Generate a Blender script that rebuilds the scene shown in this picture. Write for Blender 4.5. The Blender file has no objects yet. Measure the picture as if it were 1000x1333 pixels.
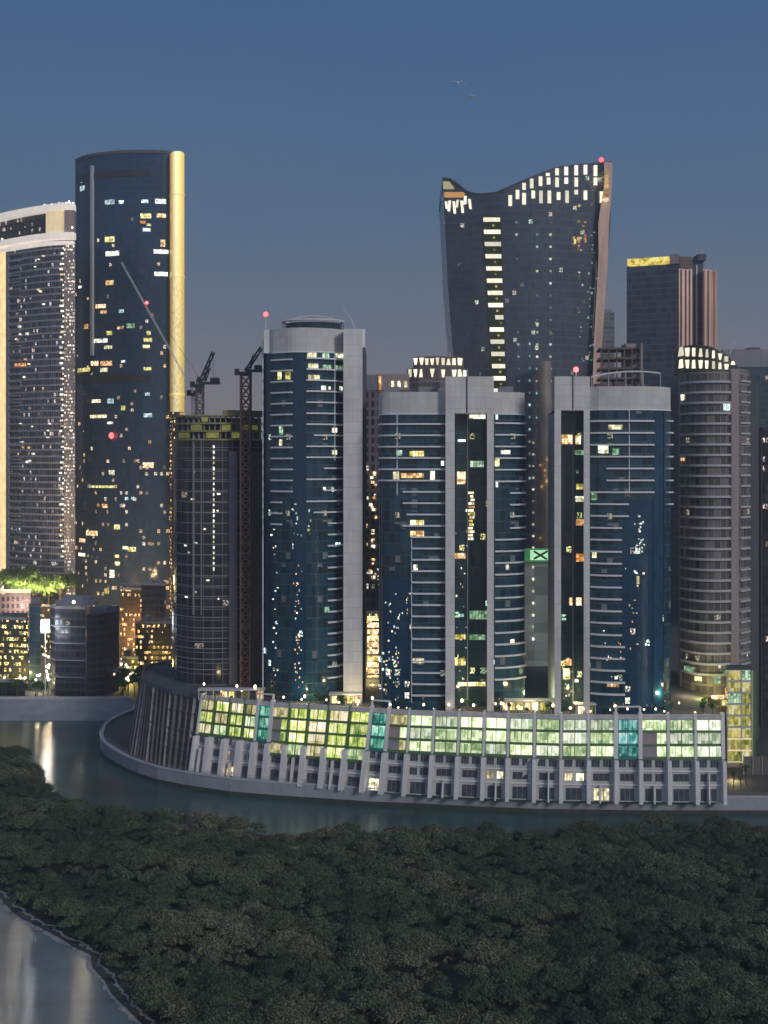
import bpy, math, random
import numpy as np
from mathutils import Vector
random.seed(7)
rng = np.random.default_rng(11)
R = math.radians
COL = bpy.context.scene.collection
FOC, CX, HY, CZ = 1500.0, 500.0, 600.0, 100.0      # 54 mm lens, eye height 100 m
GZ, RZ = 4.2, 25.2                                  # quay level, podium roof level

def X_(px, Y): return (px - CX) * Y / FOC
def Z_(py, Y): return CZ - (py - HY) * Y / FOC
def YG(py, z=0.0): return (CZ - z) * FOC / (py - HY)
def P(px, py, Y): return Vector((X_(px, Y), Y, Z_(py, Y)))
def G(px, py, z=0.0):
    Y = YG(py, z); return (X_(px, Y), Y)
def interp(x, pts):
    if x <= pts[0][0]: return pts[0][1]
    for (a, b), (c, d) in zip(pts, pts[1:]):
        if x <= c: return b + (d - b) * (x - a) / (c - a)
    return pts[-1][1]

# ------------------------------------------------------------------ mesh builder
class MB:
    def __init__(s): s.v = []; s.f = []; s.u = []; s.m = []
    def face(s, pts, uv=None, m=0):
        i = len(s.v); s.v += [tuple(p) for p in pts]; s.f.append(tuple(range(i, i + len(pts))))
        s.u.append(uv or [(0, 0)] * len(pts)); s.m.append(m)
    def prism(s, pts, z0, z1, m=0, cm=None, u0=0.0, cap=True):
        a = sum(p[0] * q[1] - q[0] * p[1] for p, q in zip(pts, pts[1:] + pts[:1]))
        if a < 0: pts = pts[::-1]
        n = len(pts); u = u0
        z0s = z0 if isinstance(z0, list) else [z0] * n
        for i in range(n):
            p, q = pts[i], pts[(i + 1) % n]; L = math.hypot(q[0] - p[0], q[1] - p[1])
            s.face([(p[0], p[1], z0), (q[0], q[1], z0), (q[0], q[1], z1), (p[0], p[1], z1)],
                   [(u, z0), (u + L, z0), (u + L, z1), (u, z1)], m)
            u += L
        if cap:
            cm = m if cm is None else cm
            s.face([(p[0], p[1], z1) for p in pts], [(p[0], p[1]) for p in pts], cm)
            s.face([(p[0], p[1], z0) for p in pts[::-1]], [(p[0], p[1]) for p in pts[::-1]], cm)
    def box(s, x0, x1, y0, y1, z0, z1, m=0): s.prism([(x0, y0), (x1, y0), (x1, y1), (x0, y1)], z0, z1, m)
    def hexa(s, a, b, m=0):           # a: 4 bottom / front points, b: 4 opposite points
        s.face(a[::-1], None, m); s.face(b, None, m)
        for i in range(4):
            j = (i + 1) % 4; s.face([a[i], a[j], b[j], b[i]], [(0, 0), (1, 0), (1, 1), (0, 1)], m)
    def tube(s, p, q, r, n=6, r2=None, m=0):
        p, q = Vector(p), Vector(q); d = (q - p)
        if d.length < 1e-6: return
        d.normalize(); t = Vector((0, 0, 1)) if abs(d.z) < .9 else Vector((1, 0, 0))
        a = d.cross(t).normalized(); b = d.cross(a); r2 = r if r2 is None else r2
        A = [p + (a * math.cos(k * 2 * math.pi / n) + b * math.sin(k * 2 * math.pi / n)) * r for k in range(n)]
        B = [q + (a * math.cos(k * 2 * math.pi / n) + b * math.sin(k * 2 * math.pi / n)) * r2 for k in range(n)]
        for k in range(n):
            j = (k + 1) % n; s.face([A[k], B[k], B[j], A[j]], None, m)
        s.face(A, None, m); s.face(B[::-1], None, m)
    def path(s, pts, r, n=6):
        for a, b in zip(pts, pts[1:]): s.tube(a, b, r, n)
    def ball(s, c, r, n=8, sq=1.0, m=0):
        c = Vector(c)
        def pt(i, j):
            th = math.pi * i / n; ph = 2 * math.pi * j / (2 * n)
            return c + Vector((math.sin(th) * math.cos(ph), math.sin(th) * math.sin(ph), math.cos(th) * sq)) * r
        for i in range(n):
            for j in range(2 * n):
                q = [pt(i, j), pt(i + 1, j), pt(i + 1, j + 1), pt(i, j + 1)]
                if i == 0: q = q[:3]
                elif i == n - 1: q = [q[0], q[1], q[3]]
                s.face(q, None, m)
    def build(s, name, mats, parent=None, smooth=False):
        me = bpy.data.meshes.new(name)
        mats = mats if isinstance(mats, (list, tuple)) else [mats]
        V = np.array(s.v, dtype=np.float64)
        c = (V.min(0) + V.max(0)) / 2
        if parent is None: c[2] = V[:, 2].min()
        me.from_pydata((V - c).tolist(), [], s.f)
        ul = me.uv_layers.new(name='UVMap')
        ul.data.foreach_set('uv', np.array([w for f in s.u for w in f], dtype=np.float32).ravel())
        me.polygons.foreach_set('material_index', s.m)
        if smooth: me.polygons.foreach_set('use_smooth', [True] * len(s.f))
        for m in mats: me.materials.append(m)
        me.update()
        return link(bpy.data.objects.new(name, me), parent, c)
WL = {}
def link(o, parent, wc):
    COL.objects.link(o); wc = Vector(wc)
    if parent is not None:
        o.parent = parent; o.location = wc - WL[parent.name]
    else: o.location = wc
    WL[o.name] = wc
    return o
def tag(o, label=None, cat=None, group=None, kind=None):
    if label: o['label'] = label
    if cat: o['category'] = cat
    if group: o['group'] = group
    if kind: o['kind'] = kind
    return o
def thing(name, label, cat, loc, group=None):
    o = bpy.data.objects.new(name, None); o.empty_display_size = 1
    link(o, None, loc); return tag(o, label, cat, group)
def copy_tree(o, loc, rz=0.0, sc=1.0, label=None):
    c = o.copy(); COL.objects.link(c); c.location = loc; c.rotation_euler = (0, 0, rz); c.scale = (sc, sc, sc)
    if label: c['label'] = label
    for ch in o.children:
        d = ch.copy(); COL.objects.link(d); d.parent = c
        for g in ch.children:
            e = g.copy(); COL.objects.link(e); e.parent = d
    return c

# ------------------------------------------------------------------ materials
class NT:
    def __init__(s, name):
        s.mat = bpy.data.materials.new(name); s.mat.use_nodes = True; s.t = s.mat.node_tree
        s.b = s.t.nodes['Principled BSDF']
    def n(s, typ, **k):
        nd = s.t.nodes.new(typ)
        for a, v in k.items(): setattr(nd, a, v)
        return nd
    def put(s, sock, v):
        if isinstance(v, bpy.types.NodeSocket): s.t.links.new(v, sock)
        elif isinstance(v, tuple) and len(v) == 3 and sock.type == 'RGBA': sock.default_value = (*v, 1)
        else: sock.default_value = v
    def m(s, op, a, b=None, c=None, clamp=False):
        nd = s.n('ShaderNodeMath', operation=op, use_clamp=clamp)
        for i, v in enumerate((a, b, c)):
            if v is not None: s.put(nd.inputs[i], v)
        return nd.outputs[0]
    def mix(s, f, a, b, mode='MIX'):
        nd = s.n('ShaderNodeMix', data_type='RGBA', blend_type=mode)
        s.put(nd.inputs[0], f); s.put(nd.inputs[6], a); s.put(nd.inputs[7], b)
        return nd.outputs[2]
    def noise(s, vec, scale, detail=3, rough=.5):
        nd = s.n('ShaderNodeTexNoise'); nd.inputs['Scale'].default_value = scale
        nd.inputs['Detail'].default_value = detail; nd.inputs['Roughness'].default_value = rough
        if vec is not None: s.t.links.new(vec, nd.inputs['Vector'])
        return nd.outputs[0]
    def ramp(s, f, stops):
        nd = s.n('ShaderNodeValToRGB'); e = nd.color_ramp.elements
        while len(e) < len(stops): e.new(.5)
        for i, (p, c) in enumerate(stops): e[i].position = p; e[i].color = (*c, 1)
        s.put(nd.inputs[0], f); return nd.outputs[0]
    def mapped(s, sc, coord='Object'):
        tc = s.n('ShaderNodeTexCoord'); mp = s.n('ShaderNodeMapping'); mp.inputs['Scale'].default_value = sc
        s.t.links.new(tc.outputs[coord], mp.inputs[0]); return mp.outputs[0]
    def bump(s, h, st=.3, d=.1):
        nd = s.n('ShaderNodeBump'); nd.inputs['Strength'].default_value = st; nd.inputs['Distance'].default_value = d
        s.put(nd.inputs['Height'], h); s.t.links.new(nd.outputs[0], s.b.inputs['Normal'])
    def set(s, **k):
        names = {'col': 'Base Color', 'rough': 'Roughness', 'metal': 'Metallic', 'emc': 'Emission Color', 'ems': 'Emission Strength', 'spec': 'Specular IOR Level'}
        for a, v in k.items(): s.put(s.b.inputs[names[a]], v)
        return s.mat

def plain(name, col, rough=.7, var=.25, scale=.4, streak=True, metal=0.0, bump=.15):
    t = NT(name)
    a = t.noise(t.mapped((1, 1, .15 if streak else 1)), scale, 5, .6)
    b = t.noise(t.mapped((1, 1, 1)), scale * 6, 3, .6)
    f = t.m('ADD', t.m('MULTIPLY', a, .7), t.m('MULTIPLY', b, .3))
    lo = tuple(c * (1 - var) for c in col); hi = tuple(min(1, c * (1 + var)) for c in col)
    t.bump(b, bump, .05)
    return t.set(col=t.ramp(f, [(.3, lo), (.7, hi)]), rough=rough, metal=metal)

def glow(name, col, strength, var=.5, scale=1.2, dark=(.05, .05, .05)):
    """lamp glass, a lit room, or a surface with its lighting painted in"""
    t = NT(name); oi = t.n('ShaderNodeObjectInfo')
    tc = t.n('ShaderNodeTexCoord'); ad = t.n('ShaderNodeVectorMath', operation='ADD')
    t.t.links.new(tc.outputs['Object'], ad.inputs[0]); t.t.links.new(oi.outputs['Location'], ad.inputs[1])
    n = t.noise(ad.outputs[0], scale, 2, .5)
    k = t.m('MULTIPLY', t.m('MULTIPLY_ADD', n, 2 * var, 1 - var), t.m('MULTIPLY_ADD', oi.outputs['Random'], .8, .6))
    return t.set(col=dark, rough=.2, emc=col, ems=t.m('MULTIPLY', k, strength))

def curtain(name, w, h, glass, frame, fu=.08, fv=.16, lit=0.0, c1=(1, .7, .3), c2=(1, .95, .8), st=1.0,
            rough=.1, tilt=.03, var=.6, low=0.0, lowz=120.0, spec=.5, metal=0.0, cl=.02, blinds=0.0):
    """window wall: panes of w x h metres between mullions and floor edges, some cells glowing as lit rooms or painted-in reflections"""
    t = NT(name)
    uv = t.n('ShaderNodeUVMap'); sx = t.n('ShaderNodeSeparateXYZ'); t.t.links.new(uv.outputs[0], sx.inputs[0])
    u = t.m('DIVIDE', sx.outputs[0], w); v = t.m('DIVIDE', sx.outputs[1], h)
    fu_, fv_ = t.m('FRACT', u), t.m('FRACT', v)
    cu, cv = t.m('FLOOR', u), t.m('FLOOR', v)
    cb = t.n('ShaderNodeCombineXYZ'); t.put(cb.inputs[0], cu); t.put(cb.inputs[1], cv)
    wn = t.n('ShaderNodeTexWhiteNoise', noise_dimensions='3D'); t.t.links.new(cb.outputs[0], wn.inputs[0])
    sc = t.n('ShaderNodeSeparateColor'); t.t.links.new(wn.outputs['Color'], sc.inputs[0])
    r1, r2, r3 = sc.outputs[0], sc.outputs[1], sc.outputs[2]
    fr = t.m('MAXIMUM', t.m('LESS_THAN', fu_, fu), t.m('LESS_THAN', fv_, fv))
    big = t.noise(uv.outputs[0], .035, 3, .55)
    k = t.m('MULTIPLY', t.m('MULTIPLY_ADD', r1, var, 1 - var / 2), t.m('MULTIPLY_ADD', big, .9, .55))
    kk = t.n('ShaderNodeCombineColor')
    for i in range(3): t.put(kk.inputs[i], k)
    pane = t.mix(1.0, glass, kk.outputs[0], 'MULTIPLY')
    if blinds > 0:
        bl = t.m('MULTIPLY', t.m('LESS_THAN', r3, blinds), t.m('GREATER_THAN', fv_, t.m('MULTIPLY_ADD', r2, .7, .3)))
        pane = t.mix(bl, pane, (.22, .23, .22))
    col = t.mix(fr, pane, frame)
    # slightly unflat panes
    sub = t.n('ShaderNodeVectorMath', operation='SUBTRACT'); t.t.links.new(wn.outputs['Color'], sub.inputs[0]); sub.inputs[1].default_value = (.5, .5, .5)
    scl = t.n('ShaderNodeVectorMath', operation='SCALE'); t.t.links.new(sub.outputs[0], scl.inputs[0]); scl.inputs['Scale'].default_value = tilt
    ge = t.n('ShaderNodeNewGeometry'); ad = t.n('ShaderNodeVectorMath', operation='ADD')
    t.t.links.new(ge.outputs['Normal'], ad.inputs[0]); t.t.links.new(scl.outputs[0], ad.inputs[1])
    no = t.n('ShaderNodeVectorMath', operation='NORMALIZE'); t.t.links.new(ad.outputs[0], no.inputs[0])
    t.t.links.new(no.outputs[0], t.b.inputs['Normal'])
    t.set(col=col, rough=t.m('MULTIPLY_ADD', fr, .5, rough), spec=spec, metal=t.m('MULTIPLY', t.m('SUBTRACT', 1.0, fr), metal))
    if lit > 0:
        dens = lit
        if low: dens = t.m('MULTIPLY', lit, t.m('MULTIPLY_ADD', t.m('SUBTRACT', 1.0, t.m('DIVIDE', sx.outputs[1], lowz), clamp=True), low, 1.0))
        cn = t.noise(uv.outputs[0], cl, 2, .6)
        cn = t.m('MULTIPLY', t.m('SUBTRACT', cn, .35, clamp=True), 5.0)
        dens = t.m('MULTIPLY', dens, cn)
        on = t.m('LESS_THAN', r2, dens)
        fine = t.m('MULTIPLY', t.m('SUBTRACT', t.noise(uv.outputs[0], 1.7, 2, .5), .44, clamp=True), 9.0)
        inside = t.m('MULTIPLY', t.m('LESS_THAN', t.m('ABSOLUTE', t.m('SUBTRACT', fv_, .62)), .26), t.m('SUBTRACT', 1.0, fr))
        e = t.m('MULTIPLY', t.m('MULTIPLY', on, inside), t.m('MULTIPLY', t.m('MULTIPLY_ADD', r1, 1.4, .2), t.m('MINIMUM', fine, 1.6)))
        t.set(emc=t.mix(r3, c1, c2), ems=t.m('MULTIPLY', e, st, clamp=False))
    return t.mat

def room(name, col, strength):
    """lit room behind glass: brighter ceiling, blinds, furniture, mullions"""
    t = NT(name); oi = t.n('ShaderNodeObjectInfo'); uv = t.n('ShaderNodeUVMap'); sx = t.n('ShaderNodeSeparateXYZ'); t.t.links.new(uv.outputs[0], sx.inputs[0])
    u, v = sx.outputs[0], sx.outputs[1]; rnd = oi.outputs['Random']
    cb = t.n('ShaderNodeCombineXYZ'); t.put(cb.inputs[0], t.m('FLOOR', t.m('MULTIPLY', u, 1.1))); t.put(cb.inputs[1], t.m('FLOOR', t.m('MULTIPLY', v, .9))); t.put(cb.inputs[2], t.m('MULTIPLY', rnd, 77.0))
    wn = t.n('ShaderNodeTexWhiteNoise', noise_dimensions='3D'); t.t.links.new(cb.outputs[0], wn.inputs[0])
    c2 = t.n('ShaderNodeCombineXYZ'); t.put(c2.inputs[0], u); t.put(c2.inputs[1], v); t.put(c2.inputs[2], t.m('MULTIPLY', rnd, 40.0))
    n = t.noise(c2.outputs[0], .9, 3, .6)
    k = t.m('ADD', t.m('MULTIPLY', wn.outputs[0], .7), t.m('MULTIPLY_ADD', n, 1.7, -.55), clamp=False)
    bar = t.m('LESS_THAN', t.m('FRACT', t.m('MULTIPLY', u, 1.1)), .14)
    k = t.m('MULTIPLY', t.m('MAXIMUM', k, .22), t.m('MULTIPLY_ADD', bar, -.6, 1.0)); k = t.m('MULTIPLY', k, t.m('MULTIPLY_ADD', rnd, .9, .55))
    cc = t.ramp(k, [(.1, tuple(c * c * .8 for c in col)), (.6, col), (1, tuple(min(1, c * .6 + .4) for c in col))])
    return t.set(col=(.03, .035, .04), rough=.15, emc=cc, ems=t.m('MULTIPLY', t.m('MINIMUM', k, 1.3), strength))
M = {}
M['concrete'] = plain('concrete', (.50, .50, .52), .75, .12, .15)
M['pylon'] = plain('pylon_cladding', (.50, .50, .56), .55, .1, .12)
M['pylon'] = curtain('pylon_panels', 1.5, 3.4, (.72, .70, .68), (.46, .45, .44), .03, .025, var=.12, rough=.55, tilt=0, spec=.3)
M['edge'] = plain('slab_edge', (.80, .82, .84), .6, .12, .6)
M['parapet'] = plain('parapet_cladding', (.60, .61, .61), .5, .1, .1)
M['parapet'] = curtain('parapet_panels', 2.4, 2.2, (.64, .63, .60), (.45, .44, .43), .025, .03, var=.12, rough=.5, tilt=0, spec=.3)
M['grey'] = plain('grey_plaster', (.27, .27, .30), .8, .25, .3)
M['darkgrey'] = plain('dark_concrete', (.10, .10, .115), .8, .3, .3)
M['black'] = plain('dark_steel', (.03, .03, .035), .5, .2, 1)
M['pink'] = plain('pinkish_stone', (.34, .27, .26), .8, .2, .2)
M['brown'] = plain('brown_concrete', (.16, .12, .11), .8, .3, .3)
M['redsteel'] = plain('red_painted_steel', (.24, .12, .10), .5, .25, 1)
M['palesteel'] = plain('pale_steel', (.7, .7, .7), .4, .2, 1)
M['bronze'] = plain('bronze_cladding', (.72, .48, .38), .35, .35, .25, metal=.15)
M['wall'] = plain('quay_concrete', (.34, .35, .38), .85, .25, .12)
M['coping'] = plain('coping_stone', (.5, .5, .52), .8, .15, .5)
M['greenframe'] = plain('green_glow_frame', (.09, .17, .06), .6, .25, .8)  # green tint of the window light is put into the frame colour
M['podwall'] = plain('podium_plaster', (.48, .475, .46), .8, .25, .25)
M['podcol'] = plain('podium_column_stone', (.72, .70, .67), .75, .18, .3)
M['teal'] = plain('teal_panel', (.02, .22, .17), .35, .25, .5)
M['roof'] = plain('roof_screed', (.10, .105, .11), .9, .3, .15, False)
M['fin'] = plain('weathered_fin', (.15, .13, .135), .7, .35, .5)
M['palefin'] = plain('worn_pale_fin', (.32, .29, .29), .7, .6, 1.2)
M['finback'] = curtain('dark_screen_panels', 1.1, 1.7, (.035, .033, .037), (.12, .11, .11), .14, .2, rough=.4, var=1.2, tilt=.15)
M['darkglass'] = plain('dark_window_glass', (.012, .016, .024), .1, .5, .5, bump=0)
M['baseglass'] = plain('grey_window_glass', (.05, .055, .065), .25, .6, .5, bump=0)
for k, c, s in (('warm', (1, .62, .25), 1.0), ('yellow', (1, .86, .25), .8), ('white', (1, .95, .8), 1.0), ('cool', (.75, 1, 1), .8),
                ('green', (.5, .9, .5), .36), ('amber', (1, .42, .08), .8), ('cream', (1, .93, .6), .95)):
    M['lit_' + k] = room('lit_room_' + k, c, s * 1.9)
M['lit_crown'] = glow('lit_crown_opening', (1, .92, .70), 1.0, .3, .8)
M['beacon'] = glow('red_beacon', (1, .06, .06), 6, .1, .5)
M['globe'] = glow('lamp_globe', (1, .72, .42), 4, .1, .5)
M['globe_white'] = glow('lamp_globe_white', (.9, 1, .95), 6, .1, .5)

def podium_glass(name, c1, c2, dark, st):
    """lit hall behind glazing: rows of lamps, curtains and darker furniture"""
    t = NT(name); oi = t.n('ShaderNodeObjectInfo')
    uv = t.n('ShaderNodeUVMap'); sx = t.n('ShaderNodeSeparateXYZ'); t.t.links.new(uv.outputs[0], sx.inputs[0])
    v = sx.outputs[1]; u = sx.outputs[0]
    cb = t.n('ShaderNodeCombineXYZ'); t.put(cb.inputs[0], t.m('MULTIPLY', u, 1.6)); t.put(cb.inputs[1], t.m('MULTIPLY', v, .5))
    t.put(cb.inputs[2], t.m('MULTIPLY', oi.outputs['Random'], 90.0))
    cu, cv = t.m('FLOOR', t.m('MULTIPLY', u, .95)), t.m('FLOOR', t.m('MULTIPLY', v, .62))
    c3 = t.n('ShaderNodeCombineXYZ'); t.put(c3.inputs[0], cu); t.put(c3.inputs[1], cv); t.put(c3.inputs[2], t.m('MULTIPLY', oi.outputs['Random'], 31.0))
    wn = t.n('ShaderNodeTexWhiteNoise', noise_dimensions='3D'); t.t.links.new(c3.outputs[0], wn.inputs[0])
    n1 = t.noise(cb.outputs[0], 1.1, 3, .65)
    cb2 = t.n('ShaderNodeCombineXYZ'); t.put(cb2.inputs[0], u); t.put(cb2.inputs[1], v); t.put(cb2.inputs[2], t.m('MULTIPLY', oi.outputs['Random'], 50.0))
    n2 = t.noise(cb2.outputs[0], .35, 2, .6)
    f = t.m('ADD', t.m('MULTIPLY', n1, .42), t.m('ADD', t.m('MULTIPLY', n2, .45), t.m('MULTIPLY', wn.outputs[0], .2)))
    vf = t.m('FRACT', t.m('MULTIPLY', u, .95)); f = t.m('SUBTRACT', f, t.m('MULTIPLY', t.m('LESS_THAN', vf, .13), .13))
    f = t.m('ADD', f, t.m('MULTIPLY_ADD', oi.outputs['Random'], .14, -.04))
    c = t.ramp(f, [(.38, dark), (.48, c1), (.62, c2), (.74, (1, 1, .85))])
    k = t.m('MULTIPLY_ADD', oi.outputs['Random'], .5, .75)
    return t.set(col=(.03, .05, .03), rough=.15, emc=c, ems=t.m('MULTIPLY', k, st))
M['pod_yel'] = podium_glass('lit_hall_yellow_green', (.40, .55, .07), (.85, .84, .30), (.14, .24, .05), 1.0)
M['pod_pale'] = podium_glass('lit_hall_pale', (.45, .60, .26), (.92, 1, .66), (.18, .30, .13), 1.05)
M['pod_warm'] = podium_glass('lit_hall_warm', (.62, .52, .20), (1, .86, .52), (.22, .22, .08), .8)
M['pod_white'] = podium_glass('lit_hall_white', (.55, .66, .42), (1, 1, .85), (.22, .34, .18), .9)
M['pod_teal'] = podium_glass('lit_stair_teal', (.03, .38, .25), (.30, .80, .62), (.0, .12, .09), .7)
M['pod_tealblue'] = podium_glass('lit_stair_teal_blue', (.05, .36, .32), (.4, .85, .8), (.0, .12, .12), .7)

M['bluezone'] = curtain('blue_glass', 1.5, 3.4, (.009, .050, .105), (.008, .042, .085), .03, .05, var=.25, lit=.012, low=9, lowz=95, st=1.3, rough=.12, tilt=.02, c1=(.6, 1, .9), c2=(1, .75, .5))  # glowing cells paint in city lights reflected low on the glass
M['balcglass'] = curtain('balcony_glass', 1.7, 3.4, (.014, .055, .085), (.04, .08, .10), .07, .1, lit=.012, st=.7, rough=.12, tilt=.04, var=1.0, c1=(1, .7, .3), c2=(.6, .9, .6), blinds=.08)
M['recess'] = curtain('core_glass', 1.6, 3.4, (.018, .05, .06), (.03, .05, .07), .06, .08, lit=.05, st=.8, low=2, lowz=110, rough=.1, tilt=.05, c1=(1, .75, .2), c2=(.5, 1, .6))
M['t1glass'] = curtain('dark_gridded_glass', 3.2, 3.6, (.030, .030, .042), (.24, .23, .25), .05, .06, lit=.012, st=.5, rough=.15, tilt=.05, var=1.0)
M['sunglass'] = curtain('speckled_window_wall', 1.3, 3.4, (.05, .055, .085), (.34, .33, .36), .12, .26, lit=.06, st=.7, low=1.5, lowz=200, rough=.2, tilt=.2, var=1.5, c1=(1, .7, .5), c2=(.9, .95, 1), cl=.05)
M['skyglass'] = curtain('navy_window_wall', 1.8, 3.9, (.024, .058, .120), (.02, .042, .085), .06, .12, lit=.02, low=9, lowz=170, st=1.0, rough=.1, tilt=.03, var=.35, c1=(1, .55, .15), c2=(1, .85, .6), cl=.03)
M['gateglass'] = curtain('slate_window_wall', 2.0, 3.8, (.075, .090, .125), (.085, .10, .13), .08, .12, lit=.02, st=.6, rough=.12, tilt=.03, var=.3, c1=(.7, 1, .7), c2=(1, .8, .6))
M['boxglass'] = curtain('violet_grey_window_wall', 3, 3.8, (.062, .070, .11), (.08, .09, .13), .05, .2, lit=.0, rough=.2, tilt=.03)
M['r2glass'] = curtain('brown_window_wall', 2.1, 3.38, (.15, .135, .13), (.27, .245, .235), .1, .2, lit=.008, st=.6, low=3, lowz=50, rough=.2, tilt=.1, var=1.0)
M['farglass'] = curtain('teal_grey_window_wall', 3, 3.6, (.035, .07, .095), (.05, .08, .10), .08, .2, lit=.02, st=.5, rough=.2, tilt=.05)
M['edgetower'] = curtain('speckled_dark_wall', 1.5, 3.4, (.05, .045, .055), (.03, .03, .035), .2, .25, lit=.16, st=.7, rough=.3, tilt=.2, var=1.3, c1=(1, .6, .4), c2=(.9, .9, 1), cl=.04)
M['lowlit'] = curtain('yellow_lit_shopfront', 1.1, 2.6, (.06, .05, .04), (.05, .05, .05), .2, .3, lit=.6, st=2.0, rough=.3, c1=(1, .75, .15), c2=(1, .9, .4), cl=.07)
M['amberlit'] = curtain('amber_lit_facade', 1.0, 2.4, (.07, .045, .035), (.09, .06, .05), .2, .3, lit=.42, st=2.2, rough=.3, c1=(1, .45, .1), c2=(1, .8, .45), cl=.07)
M['lowdark'] = curtain('dim_office_facade', 2.2, 3.2, (.025, .028, .042), (.06, .055, .07), .14, .3, lit=.012, st=.6, rough=.25, tilt=.1, var=1.2)
M['lowred'] = curtain('dim_reddish_facade', 4.4, 2.9, (.06, .042, .042), (.14, .10, .095), .08, .34, lit=.01, st=.6, rough=.4, var=1.0)
M['pinkwall'] = curtain('pink_stone_facade', 2.4, 3.4, (.06, .05, .055), (.24, .19, .19), .45, .35, lit=.12, st=.9, low=2, lowz=80, rough=.4, c1=(1, .7, .4), c2=(1, .9, .8), cl=.05)
def goldmat_old():
    t = NT('gold_lit_fin_painted_gleam'); uv = t.n('ShaderNodeUVMap'); sx = t.n('ShaderNodeSeparateXYZ'); t.t.links.new(uv.outputs[0], sx.inputs[0])
    n = t.noise(t.mapped((.5, .5, .22)), 1.0, 4, .7)
    fl = t.m('FRACT', t.m('DIVIDE', sx.outputs[1], 3.9)); d = t.m('MULTIPLY_ADD', t.m('LESS_THAN', fl, .2), -.35, 1.0)
    return t.set(col=(.3, .22, .08), rough=.4, emc=t.ramp(n, [(.3, (.55, .33, .10)), (.5, (1, .72, .22)), (.75, (1, .92, .6))]), ems=t.m('MULTIPLY', d, .85))
def goldmat():  # reflected gold gleam painted in as emission, brightest near mid-width
    t = NT('gold_lit_fin_painted_gleam'); n = t.noise(t.mapped((.6, .6, .5)), 1.0, 5, .75)
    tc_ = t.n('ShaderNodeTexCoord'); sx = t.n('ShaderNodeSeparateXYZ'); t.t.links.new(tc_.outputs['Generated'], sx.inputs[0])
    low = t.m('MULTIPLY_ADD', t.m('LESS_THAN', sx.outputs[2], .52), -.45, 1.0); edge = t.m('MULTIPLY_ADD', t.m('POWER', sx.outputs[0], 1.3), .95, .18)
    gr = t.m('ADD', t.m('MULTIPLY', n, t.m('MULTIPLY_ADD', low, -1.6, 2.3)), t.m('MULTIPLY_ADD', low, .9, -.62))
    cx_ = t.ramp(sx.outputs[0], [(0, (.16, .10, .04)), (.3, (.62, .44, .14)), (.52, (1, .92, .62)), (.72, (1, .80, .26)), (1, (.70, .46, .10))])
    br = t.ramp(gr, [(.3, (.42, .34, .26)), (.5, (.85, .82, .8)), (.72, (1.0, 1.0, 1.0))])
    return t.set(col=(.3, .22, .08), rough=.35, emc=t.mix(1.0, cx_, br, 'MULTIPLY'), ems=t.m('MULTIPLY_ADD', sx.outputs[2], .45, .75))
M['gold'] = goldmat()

# ------------------------------------------------------------------ world, sun, camera
w = bpy.data.worlds.new('World'); bpy.context.scene.world = w; w.use_nodes = True
nt = w.node_tree; bg = nt.nodes['Background']
tc = nt.nodes.new('ShaderNodeTexCoord'); sp = nt.nodes.new('ShaderNodeSeparateXYZ'); nt.links.new(tc.outputs['Generated'], sp.inputs[0])
rp = nt.nodes.new('ShaderNodeValToRGB'); e = rp.color_ramp.elements
def lin(c): return tuple(((x / 255 + .055) / 1.055) ** 2.4 if x > 10 else x / 255 / 12.92 for x in c)
stops = [(0.0, (126, 120, 124)), (.06, (120, 117, 126)), (.13, (101, 111, 129)), (.21, (80, 103, 131)), (.30, (66, 96, 132)), (.42, (56, 89, 130)), (.7, (44, 76, 118))]
while len(e) < len(stops): e.new(.5)
for i, (p, c) in enumerate(stops): e[i].position = p; e[i].color = (*lin(c), 1)
mn = nt.nodes.new('ShaderNodeMath'); mn.operation = 'MAXIMUM'; nt.links.new(sp.outputs[2], mn.inputs[0]); mn.inputs[1].default_value = 0
nz = nt.nodes.new('ShaderNodeTexNoise'); mp = nt.nodes.new('ShaderNodeMapping'); mp.inputs['Scale'].default_value = (1.5, 1.5, 8)
nt.links.new(tc.outputs['Generated'], mp.inputs[0]); nt.links.new(mp.outputs[0], nz.inputs['Vector']); nz.inputs['Scale'].default_value = 2; nz.inputs['Detail'].default_value = 4
ma = nt.nodes.new('ShaderNodeMath'); ma.operation = 'MULTIPLY_ADD'; nt.links.new(nz.outputs[0], ma.inputs[0]); ma.inputs[1].default_value = .05; nt.links.new(mn.outputs[0], ma.inputs[2])
mb_ = nt.nodes.new('ShaderNodeMath'); mb_.operation = 'SUBTRACT'; nt.links.new(ma.outputs[0], mb_.inputs[0]); mb_.inputs[1].default_value = .025
nt.links.new(mb_.outputs[0], rp.inputs[0])
# afterglow of the sunset on the other side of the sky
ag = nt.nodes.new('ShaderNodeMapRange'); nt.links.new(sp.outputs[1], ag.inputs[0]); ag.inputs[1].default_value = .1; ag.inputs[2].default_value = -1
mx = nt.nodes.new('ShaderNodeMix'); mx.data_type = 'RGBA'; mx.blend_type = 'ADD'; nt.links.new(ag.outputs[0], mx.inputs[0])
nt.links.new(rp.outputs[0], mx.inputs[6]); mx.inputs[7].default_value = (.13, .11, .12, 1)
nt.links.new(mx.outputs[2], bg.inputs[0]); bg.inputs[1].default_value = 1.0

sl = bpy.data.lights.new('afterglow_sun', 'SUN'); sl.energy = 1.1; sl.angle = R(12); sl.color = (1, .95, .90)
so = bpy.data.objects.new('afterglow_sun', sl); COL.objects.link(so)
so.rotation_euler = Vector((-.75, 1, -.55)).to_track_quat('-Z', 'Y').to_euler(); so.location = (100, -100, 200)

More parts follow.
